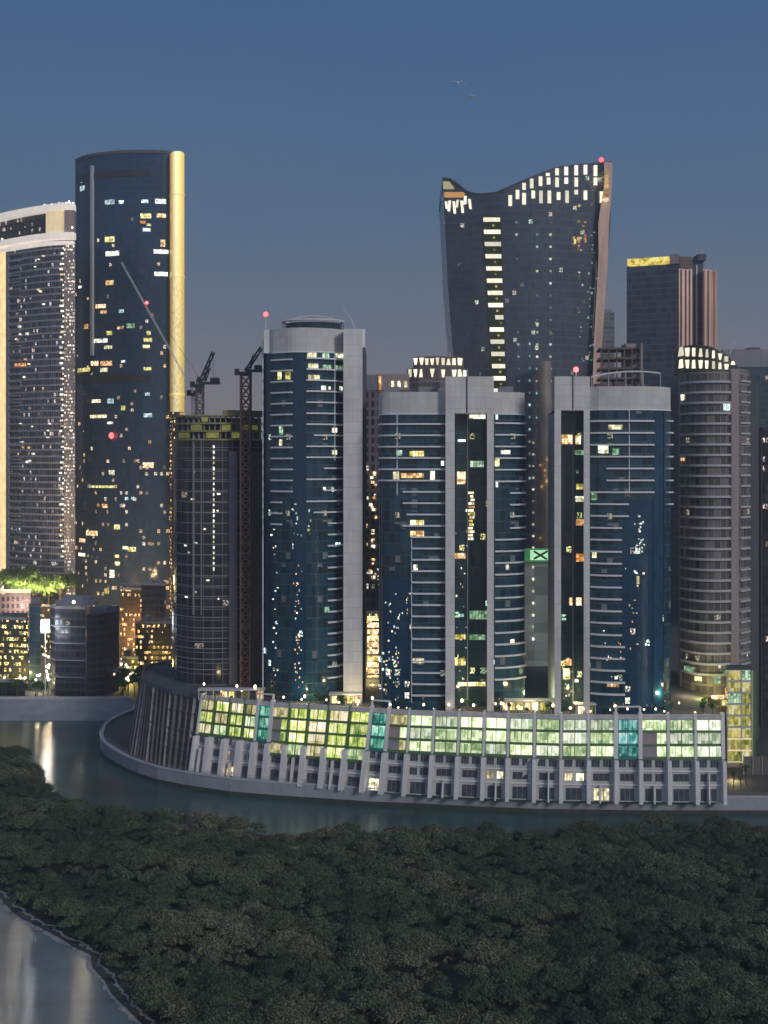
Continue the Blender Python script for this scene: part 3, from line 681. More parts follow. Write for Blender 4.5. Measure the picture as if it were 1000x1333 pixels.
for i in range(len(bays) - 1):
    a, b = tpar(bays[i]), tpar(bays[i + 1]); ln = (SP(b, 10) - SP(a, 10)).length; e = .62 / ln * (b - a)
    a2, b2 = a + e, b - e; teal = bays[i] in tealb; grey = bays[i] in greyb
    nlit = 4 if 5 <= i <= 9 else 3
    left = bays[i] < 500
    for r in range(6):
        z1, z0 = rows[r], rows[r + 1]
        if r < nlit:
            gm = M['pod_teal'] if teal and bays[i] < 700 else M['pod_tealblue'] if teal else random.choice((M['pod_yel'], M['pod_yel'], M['pod_warm'], M['pod_pale'])) if left else random.choice((M['pod_pale'], M['pod_pale'], M['pod_white']))
            mb = MB()
            if grey and r in (1, 2):
                cut = a2 + (b2 - a2) * .62
                slab(mb, a2, cut, z0 + .1, z1 - .1, -1.0, -.35); mb.build('blank_panel', M['pink'] if r == 1 else M['grey'], pod); mb = MB(); slab(mb, cut, b2, z0 + .35, z1 - .35, -.95, -.5)
            else: slab(mb, a2, b2, z0 + .35, z1 - .35, -.95, -.5)
            wnd = mb.build('lit_window', gm, pod)
            mm = MB(); mid = (a2 + b2) / 2; q = .09 / ln * (b - a)
            slab(mm, mid - q, mid + q, z0 + .3, z1 - .3, -.6, -.2); 
            if random.random() < .6:
                m2 = a2 + (b2 - a2) * random.uniform(.2, .35); slab(mm, m2 - q * .6, m2 + q * .6, z0 + .3, z1 - .3, -.6, -.35)
            if not grey: mm.build('mullion', M['greenframe'], wnd)
        else:
            # punched dark windows in the plastered base
            nw = 2 if r < 5 else 1
            if r == 4 and i % 3: nw = 1
            for kx in range(nw):
                s0 = a2 + (b2 - a2) * ((kx + .14) / nw); s1 = a2 + (b2 - a2) * ((kx + .82) / nw)
                hh = (z1 - z0); zz0 = z0 + (.3 if r == 5 else hh * .28); zz1 = z1 - (hh * .22 if r == 5 else hh * .2)
                mb = MB(); slab(mb, s0, s1, zz0, zz1, -1.0, -.9)
                lit = (i, r) in ((19, 5), (15, 4), (2, 4), (10, 5), (2, 5), (18, 4))
                wd = mb.build('lit_window' if lit else 'window', M['lit_warm' if i < 5 else 'lit_cream'] if lit else M['baseglass'], pod)
                mm = MB()
                for q_ in (.33, .66): m2 = s0 + (s1 - s0) * q_; q = .05 / ln * (b - a); slab(mm, m2 - q, m2 + q, zz0, zz1, -.95, -.82)
                mm.build('frame', M['grey'], wd)
            if r < 5:
                mb = MB(); slab(mb, a2, b2, z0 - .1, z0 + .25, -1.0, -.55); mb.build('ledge', M['podcol'], pod)
    for r in range(0, nlit + 1):
        z = rows[r]
        mb = MB(); slab(mb, a2, b2, z - .26, z + (.26 if r else -.02), -1.0, -.1)
        mb.build('spandrel', M['teal'] if teal else M['greenframe'], pod)
    if not teal and i % 2 == (0 if left else 1):
        q = .2 / ln * (b - a); m2 = a + (b - a) * random.uniform(.42, .58); mb = MB(); slab(mb, m2 - q, m2 + q, GZ, random.choice((8.3, 11.4)), -.9, 1.0); mb.build('leg', M['podcol'], pod)
    if teal:
        mb = MB()
        for t_ in (a, b):
            q = .3 / ln * (b - a); slab(mb, max(8, t_ - q), min(NL, t_ + q), 26.3, 28.2, -.5, .1)
        slab(mb, a, b, 28.0, 28.35, -.5, .1); mb.build('roof_frame', M['podcol'], pod)
        for q_ in (.08, .92):
            m2 = a + (b - a) * q_; q = .2 / ln * (b - a); mb = MB(); slab(mb, m2 - q, m2 + q, 15, 25, -.6, .3); mb.build('teal_jamb', M['teal'], pod)

# ------------------------------------------------------------------ rounded tower with pale pylon
def balconies(F, parent, segs, mat='edge', out=1.2, th=.46):
    for a, b, y in segs:
        z = F.z((a + b) / 2, y); part('balcony', M[mat], parent, F, a, b, z - th / 2, z + th / 2, out)
T2 = Front([(343, 369), (347, 366), (355, 363), (366, 361), (380, 359), (395, 358.5), (410, 359), (425, 360.5), (438, 362.5), (447, 365)])
t2 = thing('residential_tower', 'rounded blue glass tower with ring crown and one wide pale pylon on its right', 'tower', (X_(400, 365), 365, RZ))
zt = Z_(458, 360); zp = Z_(427, 360)
mb = MB(); T2.body(mb, RZ, zt, 24); mb.build('facade', [M['bluezone'], M['roof']], t2)
mb = MB(); T2.body(mb, zt, zp, 24, 0, 1); o = mb.build('parapet', [M['parapet'], M['roof']], t2, True)
mb = MB(); panel(mb, T2, 355, 447, zt - .3, zt + .2, .35); mb.build('cornice', M['edge'], t2)
part('glazed_bay', M['balcglass'], t2, T2, 356, 381, RZ, zt - .4, .2); part('glazed_bay', M['balcglass'], t2, T2, 399, 446.5, RZ, zt - .4, .22)
boxpart('edge_fin', M['edge'], t2, X_(342, 368), X_(343.6, 368), 367, 371, RZ, zp - 3)
boxpart('stair_head', M['pylon'], t2, X_(344, 366), X_(355, 366), 364.5, 375, zt, Z_(430, 366))
raybox('pylon', M['pylon'], t2, 447, 472, 358, 384, RZ, Z_(428, 358))
boxpart('pylon_return', M['darkgrey'], t2, X_(472, 361), X_(475.6, 361), 361, 388, RZ, Z_(452, 361))
boxpart('chimney', M['edge'], t2, X_(470, 357), X_(475, 357), 360.5, 362.5, Z_(452, 360), Z_(428, 360))
segs = []
y = 467.0; k = 0
while y < 893:
    lx0 = 356 if y < 640 else 357
    if y < 690: segs.append((355.5, 381.5 if y < 650 else 368, y + 1.5))
    if y < 560: segs.append((399, 447, y))
    elif y < 680: segs.append((random.choice((399, 399, 408, 420)), 447, y))
    else: segs.append((425, 447, y + (k % 3) * .3))
    y += 14.25; k += 1
balconies(T2, t2, segs)
part('pane_divider', M['edge'], t2, T2, 434.3, 435.4, Z_(600, 360), zt - .5, .6)
for a, b, y0, y1, c in [(362, 367, 484, 494, 'yellow'), (372, 379, 484, 494, 'yellow'), (419, 428, 460, 466, 'green'), (420, 431, 475, 481, 'green'), (436, 447, 460, 466, 'cream'), (436, 446, 476, 482, 'green'), (400, 412, 459, 466, 'cream'), (401, 414, 473, 481, 'cream'), (401, 416, 488, 496, 'cream'),
                        (418, 424, 502, 508, 'white'), (427, 430, 503, 507, 'white'), (441, 445, 503, 508, 'white'), (364, 369, 555, 566, 'green'), (432, 438, 557, 563, 'warm'), (432, 438, 586, 592, 'cream'), (364, 368, 572, 580, 'cream'), (420, 424, 634, 639, 'white'), (431, 434, 634, 640, 'white'), (436, 442, 706, 711, 'cool'), (422, 428, 790, 797, 'green')]:
    litwin(T2, t2, a, b, y0, y1, c, .3)
cx, cy = X_(407, 368), 371
mb = MB(); mb.prism([(cx + 8.8 * math.cos(a * .2618), cy + 5.5 * math.sin(a * .2618)) for a in range(24)], zp - 1, zp + 2.6, 0, 0)
mb.build('crown_drum', M['recess'], t2)
mb = MB(); N_ = 32
pr = [Vector((cx + 9.8 * math.cos(a * 2 * math.pi / N_), cy + 6.5 * math.sin(a * 2 * math.pi / N_), zp + 3.2)) for a in range(N_ + 1)]
mb.path(pr, .42, 6); mb.build('crown_ring', M['palesteel'], t2)
mb = MB()
for yo in (0,):
    ww = 9.8 * math.sqrt(1 - (yo / 6.6) ** 2)
    mb.path([Vector((cx - ww + 2 * ww * k / 14, cy + yo, zp + 3.2 + 1.9 * math.sin(math.pi * k / 14))) for k in range(15)], .26, 5)
mb.build('crown_arch', M['palesteel'], t2)
mb = MB()
for a in range(0, N_, 2): mb.tube(pr[a] - Vector((0, 0, 3.2)), pr[a], .09, 5)
mb.build('crown_posts', M['black'], t2)
mb = MB(); mb.path([P(446, 402, 363), P(452, 408, 363), P(458, 417, 363), P(462, 428, 363)], .13, 5); mb.build('curved_aerial', M['palesteel'], t2)
mb = MB(); mb.tube(P(346, 431, 366), P(346, 412, 366), .12); mb.build('beacon_pole', M['palesteel'], t2)
mb = MB(); mb.ball(P(346, 409, 366), .75, 6); mb.build('beacon_light', M['beacon'], t2, True)

# ------------------------------------------------------------------ twin slab tower, middle
t3 = thing('residential_tower', 'wide blue glass tower with two pale pylons joined by a top slab, in the middle', 'tower', (X_(590, 350), 350, RZ))
F3 = Front([(493, 353), (498, 350), (508, 348.5), (525, 347.5), (550, 347), (581, 347)])
F3r = Front([(643, 347), (655, 347.5), (670, 349), (683, 352)])
F3c = Front([(591, 351), (635, 351)])
def split_tower(t, F, Fr, Fc, pyl, slab_px, yt_side, yb_side, yt_slab, yb_slab, Yp, back):
    for FF, nm in ((F, 'left'), (Fr, 'right')):
        if FF is None: continue
        zc = Z_(yb_side, 347 if F is F3 else 341); zc2 = Z_(yt_side, 347 if F is F3 else 341)
        mb = MB(); FF.body(mb, RZ, zc, 20); mb.build('facade', [M['bluezone'], M['roof']], t)
        mb = MB(); FF.body(mb, zc, zc2, 20); mb.build('parapet', [M['parapet'], M['roof']], t, True)
        panel_ = part('cornice', M['edge'], t, FF, FF.px[0] + .3, FF.px[-1] - .3, zc - .25, zc + .15, .3)
    mb = MB(); Fc.body(mb, RZ, Z_(yb_slab, Yp) + 1, 16); mb.build('core_glazing', [M['recess'], M['roof']], t)
    for a, b in pyl: raybox('pylon', M['pylon'], t, a, b, Yp, back, RZ, Z_(yb_slab, Yp))
    raybox('top_slab', M['pylon'], t, slab_px[0] - .02, slab_px[1] + .02, Yp - .003, back + .003, Z_(yb_slab, Yp), Z_(yt_slab, Yp))
split_tower(t3, F3, F3r, F3c, [(580, 592), (634, 643)], (580, 643), 510, 538.5, 490, 538, 344, 371)
boxpart('slab_joint', M['black'], t3, X_(607.3, 344), X_(608.7, 344), 343.8, 344.1, Z_(537, 344), Z_(489, 344))
part('core_mullion', M['grey'], t3, F3c, 608, 609.4, RZ, Z_(540, 351), .3)
part('glazed_bay', M['balcglass'], t3, F3, 497, 580, Z_(750, 348), Z_(541, 348), .2)
part('glazed_bay', M['balcglass'], t3, F3, 536, 580, RZ, Z_(750, 348) - .1, .22)
part('glazed_bay', M['balcglass'], t3, F3r, 643.6, 682, RZ, Z_(541, 348), .2)
part('pane_divider', M['edge'], t3, F3, 517, 518, Z_(645, 348), Z_(540, 348), .5)
segs = []; y = 552.0
while y < 905:
    if y < 640: segs.append((497, 579.5, y))
    elif y < 690: segs.append((random.choice((515, 525, 530)), 579.5, y))
    else: segs.append((536, 579.5, y))
    y += 14.7
balconies(F3, t3, segs)
segs = []; y = 551.0
while y < 892:
    segs.append((643.6 if not 640 < y < 690 else 662, 681.5, y)); y += 15.1
balconies(F3r, t3, segs)
part('bay_edge', M['edge'], t3, F3, 535.4, 536.4, RZ + 2, Z_(700, 348), .6)
for a, b, y0, y1, c in [(516, 524, 586, 593, 'green'), (533, 552, 587, 594, 'yellow'), (512, 520, 614, 624, 'cream'), (522, 552, 616, 622, 'warm'), (560, 566, 613, 625, 'cream'), (534, 552, 677, 684, 'yellow'), (534, 552, 691, 699, 'warm'), (538, 544, 735, 742, 'white'), (537, 552, 857, 863, 'cream'), (574, 578, 600, 606, 'cool')]:
    litwin(F3, t3, a, b, y0, y1, c, .3)
for a, b, y0, y1, c in [(595, 606, 614, 630, 'warm'), (611, 632, 540, 545, 'cream'), (612, 630, 600, 608, 'green'), (592, 606, 720, 727, 'warm'), (611, 634, 795, 806, 'green'), (596, 604, 799, 803, 'cool'), (592, 606, 826, 832, 'yellow'), (592, 606, 858, 866, 'yellow'), (611, 632, 826, 833, 'green'), (596, 632, 888, 893, 'yellow'), (596, 606, 572, 575, 'cool')]:
    litwin(F3c, t3, a, b, y0, y1, c, .25)
for k in range(14): litwin(F3c, t3, 610 + random.uniform(-2, 2) + 2 * math.sin(k), 616 + random.uniform(-1, 2), 640 + k * 4.6, 643 + k * 4.6, random.choice(('warm', 'cream', 'yellow')), .25)
for a, b, y0, y1, c in [(645, 648, 540, 546, 'cool'), (643.8, 650, 597, 607, 'yellow'), (645, 648, 627, 634, 'cool'), (652, 664, 586, 591, 'white'), (658, 662, 735, 741, 'white'), (664, 669, 832, 838, 'warm')]:
    litwin(F3r, t3, a, b, y0, y1, c, .3)
mb = MB(); mb.tube(P(609, 490, 350), P(609, 480, 350), .08); mb.tube(P(625, 490, 350), P(625, 484, 350), .08); mb.build('aerial', M['palesteel'], t3)
for a, b in ((500, 520), (545, 570), (650, 668)): boxpart('rooftop_unit', M['grey'], t3, X_(a, 358), X_(b, 358), 357, 362, Z_(510, 347) + .01, Z_(510, 347) + 2.2)

# ------------------------------------------------------------------ twin slab tower, right
t4 = thing('residential_tower', 'blue glass tower with a red beacon on its pale slab, right of the green sign', 'tower', (X_(797, 344), 344, RZ))
F4 = Front([(768, 342.5), (780, 341), (800, 340), (830, 340), (850, 341), (864, 343), (873, 347)])
F4c = Front([(730, 345), (761, 345)])
split_tower(t4, F4, None, F4c, [(722, 730.5), (760, 768)], (722, 768), 503, 533, 490, 534, 338, 365)
boxpart('slab_joint', M['black'], t4, X_(745.4, 338), X_(746.6, 338), 337.8, 338.1, Z_(533, 338), Z_(489, 338))
part('core_mullion', M['grey'], t4, F4c, 745.3, 746.5, RZ, Z_(560, 345), .3)
part('glazed_bay', M['balcglass'], t4, F4, 768.6, 850, Z_(650, 341), Z_(535, 341), .2)
part('glazed_bay', M['balcglass'], t4, F4, 768.6, 810, RZ, Z_(650, 341) - .1, .22)
part('glazed_bay', M['balcglass'], t4, F4, 864, 872.6, RZ, Z_(535, 341), .2)
M['bluestrip'] = curtain('bright_blue_glass', 2, 3.4, (.012, .06, .115), (.01, .05, .10), .03, .04, rough=.12, tilt=.02)
part('blue_glass_strip', M['bluestrip'], t4, F4, 850.3, 862, RZ, Z_(535, 341), .25)
part('pane_divider', M['edge'], t4, F4, 818.5, 819.4, Z_(642, 341), Z_(534, 341), .5)
segs = []; y = 548.0; k = 0
while y < 915:
    if y < 645: segs.append((770 if k not in (4, 5) else 790, 849.5, y))
    elif y < 680: segs.append((770, random.choice((818, 826)), y))
    else: segs.append((770, 809 if y < 830 else 813, y))
    if y < 660: segs.append((866, 872.5, y))
    y += 15.45; k += 1
balconies(F4, t4, segs)
for a, b, y0, y1, c in [(779, 792, 579, 590, 'cream'), (797, 806, 584, 592, 'green'), (792, 810, 553, 559, 'cream'), (770, 778, 640, 651, 'green'), (771, 777, 719, 726, 'cream'), (790, 806, 888, 894, 'warm'), (800, 804, 880, 884, 'white'), (829, 832, 750, 760, 'cream')]:
    litwin(F4, t4, a, b, y0, y1, c, .32)
for a, b, y0, y1, c in [(731, 745, 566, 578, 'warm'), (749, 756, 567, 578, 'warm'), (748, 760, 586, 592, 'green'), (750, 759, 630, 637, 'yellow'), (749, 760, 646, 653, 'cream'), (750, 760, 676, 684, 'warm'), (750, 760, 721, 731, 'amber'), (741, 746, 778, 788, 'amber'), (750, 757, 778, 788, 'warm'), (733, 742, 870, 884, 'yellow'), (736, 744, 858, 866, 'amber'), (748, 753, 884, 888, 'white'), (750, 753, 612, 616, 'green')]:
    litwin(F4c, t4, a, b, y0, y1, c, .25)
mb = MB(); mb.tube(P(750, 490, 340), P(750, 484, 340), .15); mb.build('beacon_pole', M['palesteel'], t4)
mb = MB(); mb.ball(P(750, 481, 340), .8, 6); mb.build('beacon_light', M['beacon'], t4, True)
for yo, hh in ((345, 0), (351, .6)):
    mb = MB(); mb.path([Vector((X_(770 + 90 * k / 12, yo), yo, Z_(500, 341) + 1.0 + hh + 3.0 * math.sin(math.pi * (.15 + .55 * k / 12)))) for k in range(13)], .22, 6)
    for k in range(0, 13, 3):
        xx = X_(770 + 90 * k / 12, yo); mb.tube((xx, yo, Z_(503, 341)), (xx, yo, Z_(500, 341) + 1.0 + hh + 3.0 * math.sin(math.pi * (.15 + .55 * k / 12))), .1)
    mb.build('roof_hoop', M['palesteel'], t4)
for a, b, h in ((776, 786, 1.6), (800, 812, 2.2), (830, 842, 1.4)): boxpart('rooftop_unit', M['brown'], t4, X_(a, 352), X_(b, 352), 352, 356, Z_(503, 341) + .01, Z_(503, 341) + h)

def sparkle(F, parent, cx, sx_, y0, y1, n, keys, lo=.6, hi=1.7):  # glowing specks painted on for city lights reflected in the glass
    for k in range(n):
        a = cx + random.gauss(0, sx_); y = random.uniform(y0, y1); w_ = random.uniform(lo, hi)
        if F.px[0] + 1 < a < F.px[-1] - 3:
            z = F.z(a, y); part('small_window', M['lit_' + random.choice(keys)], parent, F, a, a + w_, z - random.uniform(.2, .6), z, .5)
sparkle(T2, t2, 388, 2.5, 735, 900, 40, ('cream', 'warm', 'white', 'warm')); sparkle(T2, t2, 358.5, 1.6, 660, 895, 24, ('cream', 'cool', 'white')); sparkle(T2, t2, 385, 3, 655, 700, 12, ('cool', 'green'))
sparkle(T2, t2, 402, 1.5, 660, 700, 9, ('cream', 'white'))
sparkle(F3, t3, 510, 7, 845, 910, 40, ('cream', 'warm', 'white', 'cool')); sparkle(F3, t3, 512, 6, 760, 850, 14, ('warm', 'cool')); sparkle(F3, t3, 530, 3, 770, 800, 8, ('cream',))
sparkle(F4, t4, 832, 3, 670, 720, 22, ('cool', 'cream', 'white')); sparkle(F4, t4, 825, 5, 700, 860, 16, ('cool', 'warm')); sparkle(F4, t4, 792, 9, 800, 890, 12, ('cream', 'warm'))
sparkle(F4c, t4, 738, 4, 850, 905, 22, ('yellow', 'warm', 'cream')); sparkle(F3c, t3, 600, 4, 690, 890, 20, ('warm', 'green', 'cream'))
# ------------------------------------------------------------------ tower under construction, left
t1 = thing('unfinished_tower', 'dark gridded glass tower under construction with yellow-lit bare top floors', 'tower', (X_(282, 386), 386, RZ))
F1 = Front([(224, 397), (230, 391), (240, 387.5), (252, 385), (266, 384), (282, 384), (298, 385), (316, 387), (342, 391)])
z575, z540 = Z_(572, 386), Z_(541, 386)
mb = MB(); F1.body(mb, RZ - 6, z575, 26); mb.build('facade', [M['t1glass'], M['roof']], t1)
F1i = Front([(228, 399), (250, 389), (282, 388), (316, 391), (340, 395)])
mb = MB(); F1i.body(mb, z575, z540 - .6, 20); mb.build('upper_core', [M['darkgrey'], M['roof']], t1)
for y, a, b in ((572, 224, 342), (561, 226, 342), (551, 224, 342), (541, 222, 342)):
    mb = MB(); z = Z_(y, 386); panel(mb, F1, a + 2, b, z - .35, z + .2, .8, -4.5); mb.build('floor_slab', M['yellowslab'] if 'yellowslab' in M else M.setdefault('yellowslab', plain('yellow_light_slab', (.32, .30, .12), .7, .35, .4)), t1)  # yellow site lighting painted into the slab colour
part('raised_parapet', M['yellowslab'], t1, F1, 290, 342, Z_(540, 386), Z_(534, 386), .5, -.6)
for k in range(16):
    a = 228 + k * 7.3; z0 = Z_(571, 386); part('bare_column', M['grey'], t1, F1, a, a + 1.5, z0, Z_(542, 386), -.3, -1.2)
for a, b, y0, y1, c in [(232, 245, 563, 570, 'yellow'), (248, 262, 553, 560, 'yellow'), (268, 285, 563, 570, 'yellow'), (289, 300, 553, 560, 'yellow'), (302, 312, 563, 570, 'amber'), (318, 336, 553, 559, 'yellow'), (248, 256, 572.5, 580, 'yellow'), (262, 270, 543.5, 549, 'yellow')]:
    z0, z1 = Z_(y1, 386), Z_(y0, 386); part('work_light', M['worklight'] if 'worklight' in M else M.setdefault('worklight', glow('work_light', (.75, .72, .12), .16, .8, .6)), t1, F1, a, b, z0, z1, -.2, -.8)
part('lift_shaft', M['grey'], t1, F1, 298, 308, RZ, z575 - 4, .7)
part('side_shaft', M['brown'], t1, F1, 328, 341.5, RZ, z575 - 4, .5)
for k in range(24): 
    y = 580 + k * 6.9; litwin(F1, t1, 277.2, 279.2, y, y + random.uniform(2, 4.5), random.choice(('white', 'cream')), .3)
for k in range(12):
    a = random.uniform(235, 292); y = random.uniform(600, 780); litwin(F1, t1, a, a + random.uniform(1.5, 5), y, y + 2, random.choice(('white', 'cool', 'cream')), .25)
k = 0; y = 586.0
while y < 885:
    z = F1.z(265, y); part('floor_edge', M['grey'], t1, F1, 230 if y > 690 else 240, 297.6, z - .12, z + .12, .35); y += 13.6
for a in (252, 262): part('hoist_rail', M['grey'], t1, F1, a, a + .9, Z_(800, 385), z575, .6)

# ------------------------------------------------------------------ cranes
def lattice(mb, p, q, w, r=.12, bay=3.2):
    p, q = Vector(p), Vector(q); d = (q - p); L = d.length; d.normalize()
    t = Vector((0, 1, 0)); a = d.cross(t).normalized() * w / 2; b = d.cross(a.normalized()) * w / 2
    cs = [a + b, a - b, -a - b, -a + b]; n = max(1, int(L / bay))
    for c in cs: mb.tube(p + c, q + c, r, 4)
    for i in range(n):
        s0, s1 = p + d * L * i / n, p + d * L * (i + 1) / n
        for j in range(4):
            c0, c1 = cs[j], cs[(j + 1) % 4]; mb.tube(s0 + c0, s1 + c1, r * .6, 4); mb.tube(s0 + c1, s1 + c0, r * .6, 4); mb.tube(s0 + c0, s0 + c1, r * .6, 4)
def crane(label, px, Y, zb, py_top, w, tip, back, mat, tipY, cab=True):
    o = thing('tower_crane', label, 'crane', (X_(px, Y), Y, zb), 'luffing cranes over the unfinished tower')
    zt_ = Z_(py_top, Y); x = X_(px, Y)
    mb = MB(); lattice(mb, (x, Y, zb), (x, Y, zt_), w, w * .09, w * 1.1); mb.build('mast', mat, o)
    mb = MB(); mb.box(x - w * .6, x + w * .6, Y - w * .6, Y + w * .6, zt_, zt_ + 1.2); mb.build('turntable', M['black'], o)
    mb = MB(); lattice(mb, (x, Y, zt_ + 1.5), tip, 1.0 if mat is not M['palesteel'] else .5, .14 if mat is not M['palesteel'] else .045, 2.2); mb.build('jib', M['black'] if mat is not M['palesteel'] else mat, o)
    mb = MB(); dx = back; mb.box(min(x, x + dx), max(x, x + dx), Y - 1, Y + 1, zt_ + 1.2, zt_ + 2.0)
    mb.box(x + dx * .55, x + dx * .98, Y - 1.3, Y + 1.3, zt_ + 2.0, zt_ + 3.4); mb.build('counter_jib', M['black'], o)
    mb = MB(); mb.box(x - w * .7 - 1.4, x - w * .7, Y - 1, Y + .8, zt_ + .2, zt_ + 2.2); mb.build('cab', M['black'], o)
    mb = MB(); ap = Vector((x + dx * .5, Y, zt_ + 7)); lattice(mb, (x + dx * .25, Y, zt_ + 2), ap, .6, .1, 2); mb.build('a_frame', M['black'], o)
    mb = MB(); tp = Vector(tip); mb.tube(ap, tp, .05, 4); mb.tube(ap, (x + dx, Y, zt_ + 2), .05, 4); mb.tube(tp, tp - Vector((0, 0, 9)), .04, 4); mb.build('cable', M['black'], o)
    return o
crane('tower crane with a thick reddish mast rising in front of the unfinished tower', 320, 379, RZ, 489, 3.1, P(341, 452, 379), X_(341, 379) - X_(320, 379), M['redsteel'], 379)
crane('shorter brown crane standing on the left of the unfinished tower roof', 260, 392, Z_(541, 386), 505, 2.4, P(278, 458, 392), X_(286, 392) - X_(260, 392), M['brown'], 392)
o3 = crane('slim crane standing in for a ghosted pale jib reaching up left across the tallest left tower', 252, 402, Z_(541, 386), 516, 1.2, P(158, 341, 402), 3.5, M['palesteel'], 402)  # stands in for ghosted traces of the other cranes' jibs
mb = MB(); mb.ball(P(191, 394, 400.5), .55, 6); mb.build('beacon_light', M['beacon'], o3, True)

# ------------------------------------------------------------------ far left tower with white lit cornices
tA = thing('office_tower', 'speckled grey tower with white lit cornice bands at the left edge', 'tower', (X_(40, 615), 615, GZ))
FA = Front([(-160, 690), (-60, 650), (0, 627), (30, 614), (60, 605), (80, 602), (98, 602)])
zb_ = Z_(318, 610); 
mb = MB(); FA.body(mb, GZ, Z_(318, 602), 30); mb.build('facade', [M['sunglass'], M['roof']], tA)
FAi = Front([(-150, 694), (-60, 656), (0, 633), (30, 620), (62, 610), (96, 609)])
mb = MB(); FAi.body(mb, Z_(318, 602), 233, 22); mb.build('crown_storey', [M['edgetower'], M['roof']], tA)
M['cornice_lit'] = glow('floodlit_cornice', (1, .90, .80), .62, .25, .4, (.6, .55, .5)); M['crownbox'] = glow('lamplit_stone', (.95, .75, .42), .5, .25, .5, (.5, .42, .3))  # floodlighting put into cornice and stone as their own glow
for z0, z1, a, out, mt in ((Z_(274, 602) , Z_(266, 602), -150, 1.6, 'cornice_lit'), (Z_(311, 602), Z_(303, 602), -150, 2.0, 'cornice_lit'), (Z_(319, 602), Z_(314, 602), -150, 1.4, 'cornice_lit')):
    part('lit_cornice', M[mt], tA, FA, a, 97.5 if z0 > 215 else 96, z0, z1, out, -3)
part('crown_block', M['crownbox'], tA, FA, 61, 80, Z_(303, 602), Z_(274, 602), .8, -4)
part('crown_block', M['pink'], tA, FA, 84.5, 97, Z_(303, 602), Z_(274, 602), .8, -4)
for k in range(9): a = 56 + k * 4.6; p = FA.at(a); boxpart('roof_finial', M['cornice_lit'], tA, p[0], p[0] + 1.2, p[1] + 1, p[1] + 2.2, Z_(266, 602), Z_(262 + random.random() * 2, 602))
M['pierlit'] = curtain('speckled_corner_pier', .9, 1.85, (.30, .25, .24), (.36, .30, .28), .2, .3, lit=.55, st=1.3, rough=.5, tilt=0, c1=(1, .75, .5), c2=(1, .9, .8), cl=.08)
part('corner_pier', M['pierlit'], tA, FA, 84, 97.5, GZ, Z_(319, 602), .9, -1)
part('blue_strip', M['grey'], tA, FA, 9.5, 13, GZ, Z_(320, 612), .9)
part('gold_lit_strip', M['goldleft'] if 'goldleft' in M else M.setdefault('goldleft', glow('golden_glow_filled_strip', (1, .70, .34), .8, .4, .3)), tA, FA, -14, 8, Z_(760, 622), Z_(322, 622), 1.2)  # floodlit gold cladding, its light painted in as emission
for k in range(60):
    y = 322 + k * 6.8
    if y < 735: a = random.uniform(77, 82); litwin(FA, tA, a, a + random.uniform(2.5, 6), y, y + 2.3, random.choice(('cream', 'white', 'cream', 'warm')), .4)
for k in range(38):
    cxx, cyy = random.choice(((47, 335), (52, 382), (28, 430), (40, 478), (30, 570), (40, 600), (62, 560), (88, 350), (90, 410), (88, 480), (89, 560)))
    a = cxx + random.gauss(0, 5); y = cyy + random.gauss(0, 10)
    if 14 < a < 92: litwin(FA, tA, a, a + random.uniform(1, 3), y, y + random.uniform(1, 2.6), random.choice(('cream', 'warm', 'white')), 1.0)
litwin(FA, tA, 19, 34, 473, 477, 'amber', .5)
for a, yy, Yl in ((94, 296, 594), (90, 262.5, 604), (3, 311, 606), (-6, 311, 606)):
    mb = MB(); mb.ball(P(a, yy, Yl), .4, 6); mb.build('added_crown_lamp', M.setdefault('addedlamp', glow('added_lamp_glass', (1, .84, .6), 12, .05, .3)), tA, True)  # lamp balls added on the crown to go with the lagoon streaks
y = 322.0
while y < 745: 
    z = FA.z(20, y); part('sunshade', M['grey'], tA, FA, 13.5, 27, z - .35, z + .35, 1.0); y += 9.2

# ------------------------------------------------------------------ tall dark tower with gold edge
tB = thing('office_tower', 'tallest left tower, navy glass with a gold right edge whose reflected gleam is painted in', 'tower', (X_(165, 715), 715, GZ))
FB = Front([(98, 728), (108, 720), (125, 713), (145, 709), (170, 706), (195, 706), (212, 707), (224, 709)])
zT = 290
mb = MB(); FB.body(mb, GZ, zT, 34); mb.build('facade', [M['skyglass'], M['roof']], tB)
part('roof_band', M['darkgrey'], tB, FB, 98.5, 224, zT - 1.2, zT + .6, .5)
part('louvre_band', M['black'], tB, FB, 101, 196, Z_(231, 710), Z_(223, 710), .4)
part('louvre_band', M['black'], tB, FB, 99, 197, Z_(498, 710), Z_(487, 710), .4)
part('pale_fin', M['coping'], tB, FB, 119.5, 122.5, Z_(462, 711), Z_(214, 711), 1.4)
FBg = Front([(221, 706), (224, 701), (230, 699), (236, 700), (240, 704)])
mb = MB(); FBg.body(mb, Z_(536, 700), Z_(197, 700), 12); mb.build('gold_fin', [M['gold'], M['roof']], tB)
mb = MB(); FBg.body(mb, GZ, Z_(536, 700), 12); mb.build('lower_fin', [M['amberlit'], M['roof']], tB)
for yy in (251, 358, 512): part('fin_collar', M['gold'], tB, FBg, 221.5, 239.5, Z_(yy + 3, 700), Z_(yy, 700), .6)
